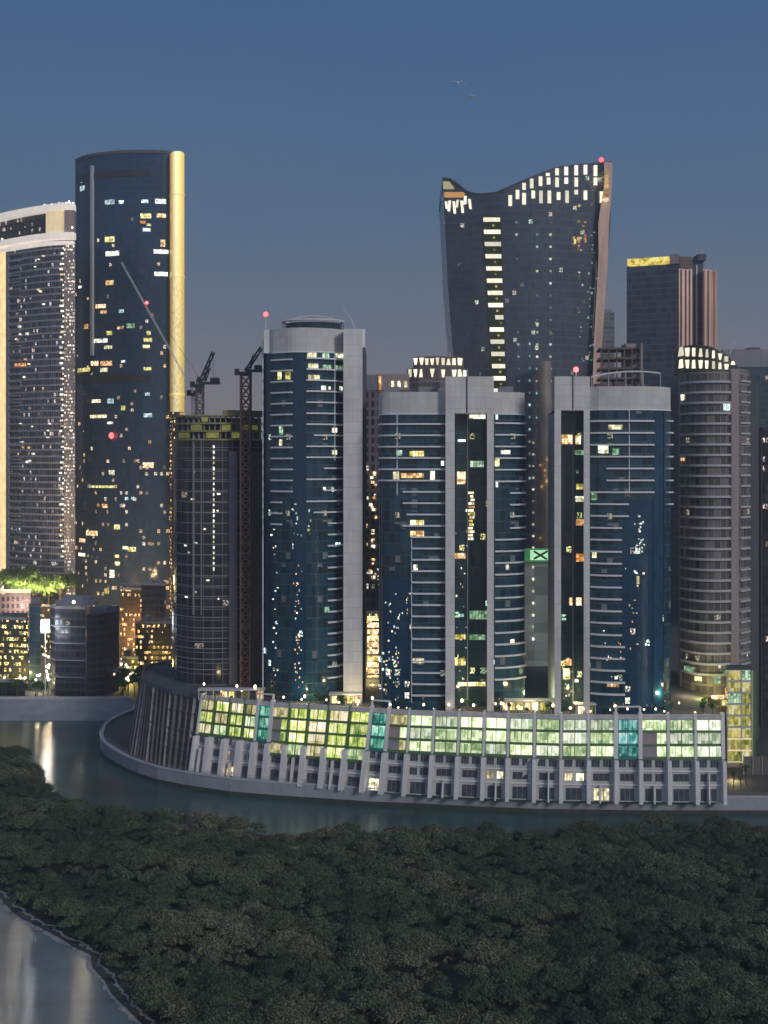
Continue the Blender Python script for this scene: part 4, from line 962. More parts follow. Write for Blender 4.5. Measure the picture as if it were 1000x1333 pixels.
for a, b, y0, y1, c in [(137, 149, 260, 266, 'cool'), (155, 161, 261, 265, 'cool'), (184, 193, 260, 264, 'cool'), (202, 216, 259, 265, 'white'), (183, 197, 278, 284, 'yellow'), (183, 190, 287, 291, 'amber'), (191, 197, 291, 294, 'yellow'), (204, 216, 278, 283, 'warm'), (186, 196, 297, 301, 'cool'), (137, 149, 308, 315, 'yellow'), (138, 155, 327, 333, 'white'), (200, 219, 325, 330, 'white'), (201, 218, 354, 359, 'white'), (209, 215, 312, 321, 'warm'), (138, 148, 365, 371, 'warm'), (125, 138, 396, 401, 'amber'), (131, 139, 404, 408, 'warm'), (155, 161, 403, 407, 'cool'), (165, 175, 421, 427, 'green'), (110, 115, 422, 428, 'warm'), (123, 140, 441, 446, 'white'), (139, 146, 431, 436, 'yellow'), (136, 146, 450, 454, 'cream'), (187, 198, 440, 445, 'yellow'), (186, 195, 449, 453, 'yellow'), (191, 196, 431, 436, 'yellow'), (102, 117, 479, 484, 'yellow'), (119, 128, 470, 476, 'warm'), (131, 146, 470, 476, 'amber'), (131, 140, 479, 484, 'cream'), (187, 197, 478, 482, 'yellow'), (158, 163, 469, 472, 'cool'), (120, 131, 520, 524, 'warm'), (140, 148, 519, 525, 'cool'), (158, 163, 528, 534, 'yellow'), (118, 139, 540, 544, 'warm'), (187, 198, 538, 543, 'cool'), (189, 195, 511, 515, 'cool'), (105, 110, 242, 248, 'cool'), (103, 106, 372, 375, 'white'), (140, 147, 549, 552, 'white'),
                        (186, 200, 602, 609, 'warm'), (142, 149, 612, 618, 'cream'), (120, 149, 632, 635, 'yellow'), (133, 140, 656, 661, 'amber'), (163, 167, 647, 651, 'cool'), (171, 176, 647, 651, 'cool'), (149, 156, 683, 689, 'yellow'), (113, 127, 691, 697, 'warm'), (166, 177, 712, 718, 'yellow'), (104, 111, 701, 706, 'warm'), (103, 111, 720, 724, 'cream'), (150, 155, 722, 726, 'yellow'), (150, 156, 731, 736, 'yellow'), (143, 149, 742, 752, 'cream'), (136, 142, 766, 773, 'yellow'), (160, 166, 711, 715, 'cream')]:
    litwin(FB, tB, a, b, y0, y1, c, .5)
mb = MB(); mb.ball(P(145, 567, 706), 1.5, 6, 1.3); mb.build('beacon_light', M['beacon'], tB, True)

# ------------------------------------------------------------------ tall flared tower with wavy roof
tC = thing('office_tower', 'flared dark tower with a wavy roofline and white lit crown windows', 'tower', (X_(690, 575), 575, GZ))
Lf = [(212, 575), (235, 576.5), (370, 583), (490, 592), (620, 600), (857, 606)]
Rf = [(212, 797), (300, 794.5), (380, 788), (470, 782), (600, 777), (857, 772)]
topf = [(576, 232), (586, 233), (596, 240), (608, 250), (622, 253), (645, 251), (662, 244), (680, 236), (700, 228), (715, 222), (730, 217), (760, 214), (797, 211)]
def YC(px, py=500):
    l, r = interp(py, Lf), interp(py, Rf); u = max(0, min(1, (px - l) / (r - l))); return 568 - 14 * math.sin(math.pi * u)
NC, NR = 44, 24
def gridC(Yf, tf, y_off=0):
    V = []
    for i in range(NC + 1):
        u = i / NC; t0 = tf(u); colv = []
        for j in range(NR + 1):
            py = 857 + (t0 - 857) * j / NR; l, r = interp(py, Lf), interp(py, Rf); px = l + (r - l) * u
            Y = Yf(u); 
            x = X_(px, 560) if y_off else X_(px, Y)
            colv.append(Vector((x, Y, Z_(py, 560) if y_off else Z_(py, Y))))
        V.append(colv)
    return V
tf = lambda u: interp(576 + u * 221, topf)
A = gridC(lambda u: 568 - 14 * math.sin(math.pi * u), tf)
Bk = gridC(lambda u: 602, lambda u: interp(576 + u * 221, [(576, 238), (600, 239), (640, 243), (668, 244), (690, 246), (797, 225)]), 1)
mb = MB(); us = [X_(576 + 221 * i / NC, 560) for i in range(NC + 1)]
for V, flip in ((A, 0), (Bk, 1)):
    for i in range(NC):
        for j in range(NR):
            q = [V[i][j], V[i + 1][j], V[i + 1][j + 1], V[i][j + 1]]; uv = [(us[i], q[0].z), (us[i + 1], q[1].z), (us[i + 1], q[2].z), (us[i], q[3].z)]
            mb.face(q[::-1] if flip else q, uv[::-1] if flip else uv, 1 if flip and j > NR - 3 else 0)
for i in (0, NC):
    for j in range(NR):
        q = [A[i][j], A[i][j + 1], Bk[i][j + 1], Bk[i][j]]; mb.face(q if i else q[::-1], [(0, q[0].z), (0, q[1].z), (40, q[2].z), (40, q[3].z)][::1])
mb.build('facade', [M['gateglass'], M['pink']], tC)
mb = MB()      # roof plane set below both parapets
for i in range(NC):
    a, b, c, d = A[i][NR] - Vector((0, 0, 4)), A[i + 1][NR] - Vector((0, 0, 4)), Bk[i + 1][NR] - Vector((0, 0, 5)), Bk[i][NR] - Vector((0, 0, 5))
    mb.face([a, b, c, d])
mb.build('roof', M['roof'], tC)
mb = MB()
for i in range(NC): mb.tube(A[i][NR], A[i + 1][NR], .5, 5)
mb.build('roof_rim', M['darkgrey'], tC)
mb = MB()
for i in range(NC): mb.tube(Bk[i][NR], Bk[i + 1][NR], .5, 5)
mb.build('roof_rim', M['darkgrey'], tC)
def cpanel(name, mat, a0, a1, b0, b1, y0, y1, out=.6, parent=tC):
    """panel on the curved flared face: a = columns at top y0, b = columns at bottom y1"""
    mb = MB(); n_ = max(1, int((a1 - a0) / 12)); 
    for k in range(n_):
        f0, f1 = k / n_, (k + 1) / n_
        q = [(b0 + (b1 - b0) * f0, y1), (b0 + (b1 - b0) * f1, y1), (a0 + (a1 - a0) * f1, y0), (a0 + (a1 - a0) * f0, y0)]
        fr = [P(x, y, YC(x, y) - out) for x, y in q]; bk = [P(x, y, YC(x, y) + .6) for x, y in q]
        mb.hexa(bk, fr)
    return mb.build(name, mat, parent)
cpanel('stair_strip', M.setdefault('olive', plain('olive_glazing', (.05, .06, .02), .3, .3, .3)), 628, 652, 641, 660, 281, 520, .3)
for k in range(15):
    y = 283 + 15.9 * k; a = 629 + k * .95; b = 651 + k * .55
    if k == 8: a += 8
    cpanel('lit_window', M['lit_crown'], a, b, a + .4, b + .3, y, y + 5.5)
    cpanel('small_window', M['lit_yellow'], (a + b) / 2 + 1, (a + b) / 2 + 3.5, (a + b) / 2 + 1, (a + b) / 2 + 3.5, y + 9, y + 11.5)
def crown_w(a, y0, y1, w_=4.7, key='lit_crown', sk=0): cpanel('crown_window', M[key], a, a + w_, a + sk, a + w_ + sk, y0, y1)
for a, y0, y1 in [(662, 254, 268), (671.5, 247, 259), (680, 251, 266), (692, 248, 258), (702, 248, 264.5), (713, 248, 264.5), (725, 250, 260), (736, 248, 264), (748, 247, 253), (760, 248, 260), (781, 249, 264)]: crown_w(a, y0, y1)
for a, y0, y1 in [(680, 238, 247), (690, 232.5, 245), (701.5, 229.5, 242), (712, 231, 240), (723, 231, 243.5), (735, 231, 239), (748, 231, 243), (773, 231, 241)]: crown_w(a, y0, y1)
for a, y0, y1 in [(723, 219, 228), (735, 217, 228), (748, 215, 228), (760, 214.5, 227), (773, 215, 229), (711, 225, 229)]: crown_w(a, y0, y1)
for k, (y0, y1) in enumerate([(262, 272), (261, 275), (262, 278), (260, 270), (261, 277), (255, 266), (259, 272)]): crown_w(579 + k * 5.1, y0, y1, 3.2, sk=1.4 * (-1) ** k)
cpanel('gold_crown_panel', M['lit_warm'], 578, 604, 579, 606, 250, 257); cpanel('gold_crown_panel', M['lit_cream'], 577, 585, 577, 592, 236, 246)
for k in range(18):
    for cxx, pr_ in ((671, .25), (698, .7), (715.5, .95)):
        y = 288 + 15.9 * k
        if random.random() < pr_ or (y > 430): a = cxx + (0 if cxx > 690 else k * .25); cpanel('dot_window', M[random.choice(('lit_cream', 'lit_cool', 'lit_green'))], a, a + 2.8, a, a + 2.8, y, y + 2.6)
for k in range(12): cpanel('dot_window', M['lit_cool'], 688.5, 690.8, 688.5, 690.8, 446 + 15.9 * k, 449 + 15.9 * k)
for k in range(14): y = 575 + 15.2 * k; cpanel('dot_window', M['lit_cream'], 693, 695.8, 693, 695.8, y, y + 2.5)
for k in range(8): cpanel('dot_window', M['lit_cool'], 716.5, 719, 716.5, 719, 505 + 15.6 * k, 508 + 15.6 * k)
for k in range(16): a = random.choice((746, 749, 752, 758, 762)) + random.uniform(-1.5, 1.5); y = random.uniform(264, 325); cpanel('lit_window', M[random.choice(('lit_amber', 'lit_warm', 'lit_yellow'))], a, a + random.uniform(1.5, 3.5), a, a + 2.5, y, y + random.uniform(2, 6))
ed = [(211, 786, 797.3), (235, 788, 797.3), (262, 783, 795.5), (290, 779, 793), (330, 779.5, 792), (380, 777, 788.5), (440, 773.5, 784.5), (520, 771, 780), (857, 764, 772.3)]
mb = MB()
for (y0, a0, b0), (y1, a1, b1) in zip(ed, ed[1:]):
    mb.hexa([P(a1, y1, 566), P(b1, y1, 569), P(b0, y0, 569), P(a0, y0, 566)], [P(a1, y1, 561), P(b1, y1, 564), P(b0, y0, 564), P(a0, y0, 561)])
mb.build('bronze_edge', M['bronze'], tC)
for k in range(60):
    a = random.uniform(752, 776) if k % 3 else random.uniform(768, 777); y = random.uniform(300, 470); cpanel('dot_window', M[random.choice(('lit_cool', 'lit_cream', 'lit_green'))], a, a + random.uniform(.8, 2), a - .3, a + 1.4, y, y + random.uniform(.8, 2.6))  # pale glowing dots painted in for speckled reflections on this side
for k in range(7): y = 222 + k * 6; cpanel('gold_crown_panel', M['lit_warm' if k % 2 else 'lit_cream'], 787, 793, 786.5, 792, y, y + 4, 7)
cpanel('pale_rib', M['edge'], 776, 777.6, 771, 772.6, 340, 440, 1.4)
mb = MB(); cxp, cyp = X_(710, 540), 543
mb.prism([(cxp + 3.3 * math.cos(a * .3927), cyp + 3.3 * math.sin(a * .3927)) for a in range(16)], GZ, Z_(470, 540)); mb.build('round_column', plain('warm_brown_column', (.30, .25, .20), .5, .5, .4), tC, True)
for k in range(7):
    a = random.uniform(700, 714); y = 600 + 7 * k + (60 if k > 5 else 0)
    mb = MB(); mb.hexa([P(a, y, 540), P(a + 3, y, 540), P(a + 3, y - 3, 540), P(a, y - 3, 540)], [P(a, y, 538.5), P(a + 3, y, 538.5), P(a + 3, y - 3, 538.5), P(a, y - 3, 538.5)]); mb.build('column_light', M['lit_warm'], tC)
mb = MB(); mb.tube(P(783, 211, 575), P(783, 206, 575), .2); mb.build('beacon_pole', M['palesteel'], tC)
mb = MB(); mb.ball(P(783, 208, 574), 1.2, 6); mb.build('beacon_light', M['beacon'], tC, True)

# block with the green X sign between the two split towers
tX = thing('service_block', 'plain grey-teal block carrying the green lit X sign between two towers', 'building', (X_(702, 425), 425, GZ))
mb = MB(); mb.box(X_(672, 425), X_(716, 425), 420, 445, GZ, Z_(732, 420))
mb.build('wall', curtain('plain_teal_wall', 6, 3.4, (.26, .31, .32), (.20, .25, .26), .02, .04, rough=.5), tX)
boxpart('side_slab', M['grey'], tX, X_(716.1, 420), X_(723, 420), 419, 440, GZ, Z_(732, 420) - 2)
mb = MB(); mb.box(X_(683, 419), X_(721, 419), 419, 420.5, Z_(731.5, 420), Z_(714, 420)); sg = mb.build('sign_box', glow('green_sign_panel', (.12, .55, .2), .35, .3, .6), tX)
mb = MB(); mb.box(X_(690.5, 418.7), X_(719.5, 418.7), 418.6, 418.98, Z_(729, 419), Z_(716, 419)); mb.build('sign_face', glow('green_sign_face', (.5, 1, .55), .95, .25, .5), sg)
mb = MB()
for (a, b, c, d) in ((695, 717.5, 712, 728), (695, 727.5, 713, 717.5)):
    mb.tube(P(a, b, 418.4), P(c, d, 418.4), .38, 5)
mb.build('letter', M['black'], sg)
for k in range(7):
    y = 737 + k * 15.6; mb = MB(); mb.box(X_(693, 419.5), X_(695.6, 419.5), 419.6, 420.3, Z_(y + 3, 419.5), Z_(y, 419.5)); mb.build('lit_window', M['lit_cream'], tX)

# ------------------------------------------------------------------ dark box tower with yellow roof band
tD = thing('office_tower', 'dark box tower with glowing yellow roof band and bronze fluted right side', 'tower', (X_(872, 710), 710, GZ))
FD = Front([(816, 712), (850, 706), (884, 700)]); FD2 = Front([(884, 701), (901, 703)]); FD3 = Front([(900, 713), (916, 713)]); FD4 = Front([(915, 704), (926, 706), (934, 710)])
zD = Z_(345, 706)
mb = MB(); FD.body(mb, GZ, zD, 40); mb.build('facade', [M['boxglass'], M['roof']], tD)
for FF, yt in ((FD2, 348), (FD4, 350)):
    mb = MB(); FF.body(mb, GZ, Z_(yt, 704), 30); mb.build('bronze_wing', [M['bronze'], M['roof']], tD)
mb = MB(); FD3.body(mb, GZ, Z_(338, 713), 25); mb.build('dark_core', [M['boxglass'], M['roof']], tD)
t = NT('yellow_band_light'); n_ = t.noise(t.mapped((.5, .5, .5)), .6, 3, .7); M['yband'] = t.set(col=(.3, .25, .05), rough=.4, emc=t.ramp(n_, [(.4, (.25, .19, .02)), (.5, (.8, .62, .08)), (.65, (1, .9, .35))]), ems=.9)
part('lit_band', M['yband'], tD, FD, 817, 872, zD - .1, zD + 4.6, .8, -1.5)
part('crown', M['pink'], tD, FD, 872, 884, zD - .1, zD + 5.6, .8, -12)
part('crown', M['brown'], tD, FD2, 884.2, 900.5, Z_(350, 704), Z_(335, 704), .8, -12)
mb = MB(); p = FD3.at(911); mb.prism([(p[0] - 2, p[1] - 4), (p[0] + 3, p[1] - 4), (p[0] + 3, p[1] + 8), (p[0] - 2, p[1] + 8)], Z_(340, 713), Z_(332, 713)); mb.build('crown_spike', M['darkgrey'], tD)
for FF, cs in ((FD2, (888, 894, 899)), (FD4, (917, 923, 930))):
    for c in cs: part('flute', M['bronze'], tD, FF, c - 1.3, c + 1.1, GZ, Z_(352, 705), 1.3)
part('pale_rib', M['edge'], tD, FD3, 906, 907.5, GZ, Z_(345, 713), .8)

# ------------------------------------------------------------------ brown round-fronted tower, right
def crown_windows(F, parent, a, b, ytop, ybot, step):
    x = a; k = 0
    while x < b:
        yt, yb = interp(x, ytop), ybot; h = (yb - yt)
        for r in range(2):
            z1 = F.z(x, yt + h * (.12 + .46 * r)); z0 = F.z(x, yt + h * (.44 + .46 * r))
            p0, p1 = F.at(x + random.uniform(-.5, .6)), F.at(x + step * random.uniform(.36, .5)); n = F.norm(x + 1); sk = random.uniform(-.25, .25)
            if h > 16 or r == 0:
                mb = MB(); q = [(p0[0] - sk, p0[1], z0), (p1[0] + sk, p1[1], z0), (p1[0] - sk, p1[1], z1), (p0[0] + sk, p0[1], z1)]
                fr = [Vector((c[0] + n[0] * .6, c[1] + n[1] * .6, c[2])) for c in q]; bk = [Vector(c) for c in q]
                mb.hexa(bk, fr); mb.build('crown_window', M['lit_crown'], parent)
        x += step; k += 1
tE = thing('residential_tower', 'brown banded tower with a sloping crown of lit openings, right of the blue towers', 'tower', (X_(930, 378), 378, GZ))
FE = Front([(885, 385), (890, 380), (900, 376), (915, 373.5), (932, 372.5), (948, 373.5), (960, 376)])
FE2 = Front([(960, 378), (976, 384)]); FE3 = Front([(975, 387), (988, 397)])
zE = Z_(484, 374)
mb = MB(); FE.body(mb, GZ, zE, 20); mb.build('facade', [M['r2glass'], M['roof']], tE)
mb = MB(); FE2.body(mb, GZ, Z_(480, 380), 14); mb.build('side_wing', [M['r2glass'], M['roof']], tE)
mb = MB(); FE3.body(mb, GZ, Z_(495, 380), 8); mb.build('dark_wing', [M['darkgrey'], M['roof']], tE)
ct = [(885, 449), (905, 449), (925, 452), (945, 462), (962, 478)]
mb = MB(); pts = [885 + 75 * k / 20 for k in range(21)]
for a, b in zip(pts, pts[1:]):
    pa, pb = FE.at(a), FE.at(b); za, zb2 = Z_(interp(a, ct), 376), Z_(interp(b, ct), 376)
    mb.face([(*pa, zE), (*pb, zE), (*pb, zb2), (*pa, za)]); mb.face([(*pa, za), (*pb, zb2), (pb[0], 392, zb2 - 1), (pa[0], 392, za - 1)])
    mb.face([(pb[0], 392, zE), (pa[0], 392, zE), (pa[0], 392, za - 1), (pb[0], 392, zb2 - 1)])
pa, pb = FE.at(885), FE.at(960); mb.face([(*pa, zE), (*pa, Z_(449, 376)), (pa[0], 392, Z_(449, 376) - 1), (pa[0], 392, zE)]); mb.face([(*pb, zE), (pb[0], 392, zE), (pb[0], 392, Z_(477, 376) - 1), (*pb, Z_(477, 376))])
mb.build('crown', plain('dark_green_crown_metal', (.05, .055, .04), .5, .3, .5), tE)
crown_windows(FE, tE, 886, 958, ct, 483, 8.2)
mb = MB(); mb.tube(P(950, 462, 374), P(956, 444, 374), .15); mb.build('roof_mast', M['palesteel'], tE)
part('corner_pier', M['pink'], tE, FE, 949.5, 959.5, GZ, zE + 1, .9)
part('mid_pier', M['darkgrey'], tE, FE, 911, 918, Z_(870, 374), zE - 2, .4)
part('left_pier', M['pink'], tE, FE, 885.3, 888, GZ, zE, .5)
y = 497.0; k = 0
while y < 880:
    balconies(FE, tE, [(888.5, 949, y)], 'concrete', .9, .7)
    balconies(FE2, tE, [(962.5, 975, y - .6)], 'concrete', .7, .6)
    y += 13.6; k += 1
for a, b, y0, y1, c in [(886, 891, 513, 521, 'cream'), (942, 949, 525, 534, 'cool'), (873.8 + 12, 892, 596, 600, 'warm'), (905, 914, 881, 886, 'yellow'), (930, 938, 881, 890, 'green'), (940, 950, 872, 880, 'green'), (944, 950, 895, 908, 'amber'), (926, 942, 905, 910, 'warm'), (913, 920, 914, 922, 'cream'), (935, 938, 866, 870, 'white'), (892, 904, 868, 874, 'green'), (940, 948, 911, 918, 'yellow')]:
    litwin(FE, tE, a, b, y0, y1, c, .4)
# glowing entrance block beside the podium end
tF = thing('entrance_pavilion', 'narrow yellow and green lit glazed block beside the right end of the podium', 'building', (X_(966, 372), 368, GZ))
FF_ = Front([(946, 360), (984, 360)])
mb = MB(); FF_.body(mb, GZ, Z_(872, 360), 9); mb.build('body', [M['podwall'], M['roof']], tF)
M['pav'] = podium_glass('lit_lobby', (.35, .36, .03), (.95, .75, .2), (.06, .16, .02), .55)
for r in range(8):
    y0 = 873 + r * 15.0; y1 = y0 + 12
    for a, b in ((947, 964), (966, 977)):
        part('lit_window', M['pav'] if random.random() < .85 else M['lit_green'], tF, FF_, a, b, Z_(y1, 360), Z_(y0, 360), .12)
    part('ledge', M['crownbox'] if r > 4 else M['coping'], tF, FF_, 946.5, 978, Z_(y1 + 2.2, 360), Z_(y1 + 1, 360), .7)
for a in (946.2, 964.2, 978): part('column', M['coping'], tF, FF_, a, a + 1.6, GZ, Z_(872, 360), .6)
part('side_pier', M['greenframe'], tF, FF_, 979.7, 984, GZ, Z_(872, 360), .3)

# edge tower and far slab at the right margin
tG = thing('residential_tower', 'dark speckled tower cut by the right edge of the picture', 'tower', (X_(1015, 420), 420, GZ))
FG = Front([(988.5, 418), (994, 414), (1080, 408)])
mb = MB(); FG.body(mb, GZ, Z_(560, 415), 25); mb.build('facade', [M['edgetower'], M['roof']], tG)
part('parapet', M['darkgrey'], tG, FG, 989, 1078, Z_(560, 415), Z_(556, 415), .4, -1)
part('corner_pier', M['darkgrey'], tG, FG, 989, 993.5, GZ, Z_(560, 415), .6)
tH = thing('office_block', 'dull teal slab block far behind the brown tower at the right margin', 'building', (X_(1010, 640), 640, GZ))
FH = Front([(940, 640), (1090, 640)]); mb = MB(); FH.body(mb, GZ, Z_(457, 640), 40); mb.build('facade', [M['farglass'], M['roof']], tH)
part('parapet', M['grey'], tH, FH, 940.5, 1089, Z_(478, 640), Z_(455, 640), .6, -2)
boxpart('rooftop_unit', M['darkgrey'], tH, X_(975, 650), X_(990, 650), 650, 660, Z_(457, 640), Z_(450, 640))
# towers behind the middle
tI = thing('residential_tower', 'low rounded crown of lit openings peeping over the middle blue tower', 'tower', (X_(570, 520), 520, GZ))
FI = Front([(526, 530), (532, 522), (545, 517), (570, 514), (595, 517), (607, 522), (613, 530)])
mb = MB(); FI.body(mb, GZ, Z_(494, 516), 20); mb.build('facade', [M['r2glass'], M['roof']], tI)
FI2 = Front([(530, 528), (536, 521), (546, 517.5), (570, 515), (595, 517.5), (605, 523)])
mb = MB(); FI2.body(mb, Z_(494, 516), Z_(478, 516), 12); mb.build('crown_lower', [M['brown'], M['roof']], tI)
FI3 = Front([(538, 521), (546, 518), (570, 515.5), (595, 518), (604, 523)])
mb = MB(); FI3.body(mb, Z_(478, 516), Z_(463.5, 516), 10); mb.build('crown_upper', [M['brown'], M['roof']], tI)
def slantwin(F, parent, x, w_, y0, y1):
    p0, p1 = F.at(x), F.at(x + w_); n = F.norm(x + w_ / 2); z0, z1 = Z_(y1, p0[1]), Z_(y0, p0[1]); k = random.uniform(-.45, .45)
    q = [Vector((p0[0] - k, p0[1], z0)), Vector((p1[0] + k, p1[1], z0)), Vector((p1[0] - k, p1[1], z1)), Vector((p0[0] + k, p0[1], z1))]
    mb = MB(); o = Vector((n[0] * .5, n[1] * .5, 0)); mb.hexa(q, [v + o for v in q]); mb.build('crown_window', M['lit_crown'], parent)
for k, x in enumerate(np.arange(540, 603, 7.0)):
    if random.random() < .85: slantwin(FI3, tI, x, random.uniform(3, 4.6), 465.5 + random.uniform(0, 1.5), 475)
for k, x in enumerate(np.arange(533, 604, 7.0)):
    if random.random() < .9: slantwin(FI2, tI, x, random.uniform(2.8, 4.4), 480 + random.uniform(0, 2), 491)
tJ = thing('apartment_tower', 'narrow pinkish stone tower showing in the gap left of the middle blue tower', 'tower', (X_(505, 430), 430, GZ))
FJ = Front([(472, 432), (492, 430), (536, 430)])
mb = MB(); FJ.body(mb, GZ, Z_(508, 430), 20); mb.build('facade', [M['pinkwall'], M['roof']], tJ)
part('parapet', M['pink'], tJ, FJ, 492, 533, Z_(508, 430), Z_(487, 430), .5, -5); part('stair_tower', M['grey'], tJ, FJ, 473, 491.5, Z_(508, 430), Z_(488, 430), .3, -5)
part('crown_pier', M['lit_warm'], tJ, FJ, 493, 496.5, Z_(508, 430), Z_(490, 430), .8)
for a, b in ((509, 513), (517.5, 521.5), (526, 530)): litwin(FJ, tJ, a, b, 496, 504, 'cream', .7)
for k in range(26): a = random.uniform(476, 489); y = random.uniform(600, 760); litwin(FJ, tJ, a, a + random.uniform(1.5, 4), y, y + random.uniform(1.5, 4), random.choice(('warm', 'cream', 'white')), .5)
tK = thing('lit_block', 'glowing yellow-orange low block in the gap left of the middle blue tower', 'building', (X_(485, 400), 400, GZ))
FK = Front([(476, 398), (496, 398)]); mb = MB(); FK.body(mb, GZ, Z_(797, 398), 6); mb.build('wall', [M['amberlit'], M['roof']], tK)
for k in range(12): litwin(FK, tK, 478, 493, 802 + k * 8.6, 808 + k * 8.6, 'warm' if k % 3 else 'yellow', .2)
part('cornice', M['coping'], tK, FK, 476.3, 495.8, Z_(799, 398), Z_(795, 398), .5)
# unfinished block above the right blue tower
tL = thing('unfinished_block', 'brown concrete frame block under construction behind the right blue tower', 'building', (X_(808, 480), 480, GZ))
FL = Front([(779, 482), (838, 480)])
mb = MB(); FL.body(mb, GZ, Z_(500, 480), 16); mb.build('lower_storeys', [M['brown'], M['roof']], tL)
boxpart('core', M['pink'], tL, X_(815, 486), X_(828, 486), 486, 496, Z_(500, 480), Z_(447, 486))
for y in (453, 466, 479, 492): 
    part('floor_slab', M['brown'], tL, FL, 780, 838, Z_(y + 1.6, 480), Z_(y - 1, 480), .6, -14)
for x in (782, 792, 802, 812, 822, 833): part('bare_column', M['brown'], tL, FL, x, x + 2.2, Z_(500, 480), Z_(453, 480), .1, -.8)
boxpart('mast', M['pink'], tL, X_(834.5, 477), X_(837, 477), 477, 478.2, Z_(500, 480), Z_(447, 478))
tM = thing('apartment_tower', 'faint pale tower far behind between wavy tower and dark box tower', 'tower', (X_(790, 900), 900, GZ))
FM = Front([(774, 900), (800, 900)]); mb = MB(); FM.body(mb, GZ, Z_(407, 900), 20); mb.build('facade', [curtain('pale_far_facade', 4, 3.6, (.12, .11, .12), (.22, .21, .22), .1, .3, rough=.4), M['roof']], tM)
boxpart('roof_cap', M['grey'], tM, X_(784, 902), X_(797, 902), 903, 915, Z_(407, 900), Z_(402, 900))

# ------------------------------------------------------------------ low blocks on the far bank, left
def block(name, label, cat, pts, ytop, mat, depth=16, units=2, zb=GZ, par='grey'):
    F = Front(pts); Yc = sum(p[1] for p in pts) / len(pts); o = thing(name, label, cat, (X_((pts[0][0] + pts[-1][0]) / 2, Yc), Yc, zb))
    mb = MB(); F.body(mb, zb, Z_(ytop, Yc), depth); mb.build('facade', [mat, M['roof']], o)
    part('parapet', M[par], o, F, pts[0][0] + .2, pts[-1][0] - .2, Z_(ytop, Yc), Z_(ytop, Yc) + 1.2, .3, -.8)
    for k in range(units):
        a = random.uniform(pts[0][0] + 2, pts[-1][0] - 8); boxpart('rooftop_unit', M['grey'], o, X_(a, Yc + 5), X_(a + random.uniform(4, 9), Yc + 5), Yc + 5, Yc + 9, Z_(ytop, Yc) + .002, Z_(ytop, Yc) + random.uniform(1.5, 3))
    return o, F
oDome, F = block('office_block', 'dark brown-sided office block with a pale domed roof on the far bank', 'building', [(66, 476), (72, 470), (112, 468)], 792, M['lowdark'], 22, 0)
F2 = Front([(112.3, 468), (135, 472), (155, 481)]); mb = MB(); F2.body(mb, GZ, Z_(800, 470), 18); o = oDome; mb.build('red_wing', [M['lowred'], M['roof']], o)
for k in range(4): y = 815 + k * 22; part('band', M['grey'], o, F, 67, 111.5, Z_(y + 1.2, 469), Z_(y, 469), .5)
mb = MB(); c0 = (X_(100, 483), 483, Z_(792, 470))
ringp = [(c0[0] + 9 * math.cos(a * .5236), c0[1] + 6 * math.sin(a * .5236)) for a in range(12)]; mb.prism(ringp, c0[2], c0[2] + 1.6); mb.prism([(c0[0] + (p[0] - c0[0]) * .7, c0[1] + (p[1] - c0[1]) * .7) for p in ringp], c0[2] + 1.6, c0[2] + 3.4)
mb.build('domed_roof', M['coping'], o)
M['addedrooflamp'] = glow('added_roof_lamp_glass', (1, .8, .45), 18, .05, .3)
mb = MB(); mb.ball((X_(96, 465.5), 465.5, Z_(784, 465)), .6, 6); mb.build('added_roof_lamp', M['addedrooflamp'], o, True)  # lamp ball added on the roof to streak the lagoon water
boxpart('rooftop_unit', M['grey'], o, X_(118, 480), X_(140, 480), 478, 484, Z_(800, 470), Z_(795, 470))
block('office_block', 'slim dark blue block left of the domed office block', 'building', [(38, 480), (53, 478)], 790, M['farglass'], 14, 1, par='darkgrey')
block('apartment_block', 'yellow-lit low block at the left edge of the far bank', 'building', [(-60, 492), (0, 486), (36, 484)], 806, M['lowlit'], 16, 2)
block('apartment_block', 'pinkish floodlit block behind the yellow-lit low block', 'building', [(-20, 560), (40, 560)], 772, M['pinkwall'], 16, 2, par='crownbox')
block('apartment_block', 'amber-lit block just right of the domed office block', 'building', [(156, 560), (188, 556)], 768, M['amberlit'], 16, 2)
block('apartment_block', 'dark block with few lights left of the unfinished tower base', 'building', [(184, 540), (216, 538)], 762, M['lowdark'], 16, 2)
block('shop_building', 'small bright amber shop building above the dark end of the podium', 'building', [(158, 505), (180, 505)], 858, M['lowlit'], 10, 1)
block('apartment_block', 'amber speckled block squeezed behind the dark end of the podium', 'building', [(176, 520), (226, 520)], 812, M['amberlit'], 12, 2)
block('parking_deck', 'low dark deck along the foot of the yellow-lit low block', 'building', [(-60, 472), (32, 470)], 888, M['lowdark'], 8, 0)
block('garden_deck', 'broad garden deck with lit trees on its roof at the foot of the left tower', 'building', [(-30, 585), (96, 575)], 789, M['lowlit'], 20, 0)
# far skyline filler well behind
for k, (a, b, yt, Y, lb) in enumerate([(-140, -70, 700, 700, 'grey block beyond the left edge behind the gold strip'), (1100, 1180, 640, 520, 'grey block beyond the right edge'), (225, 300, 640, 900, 'far block hidden behind the unfinished tower')]):
    pass

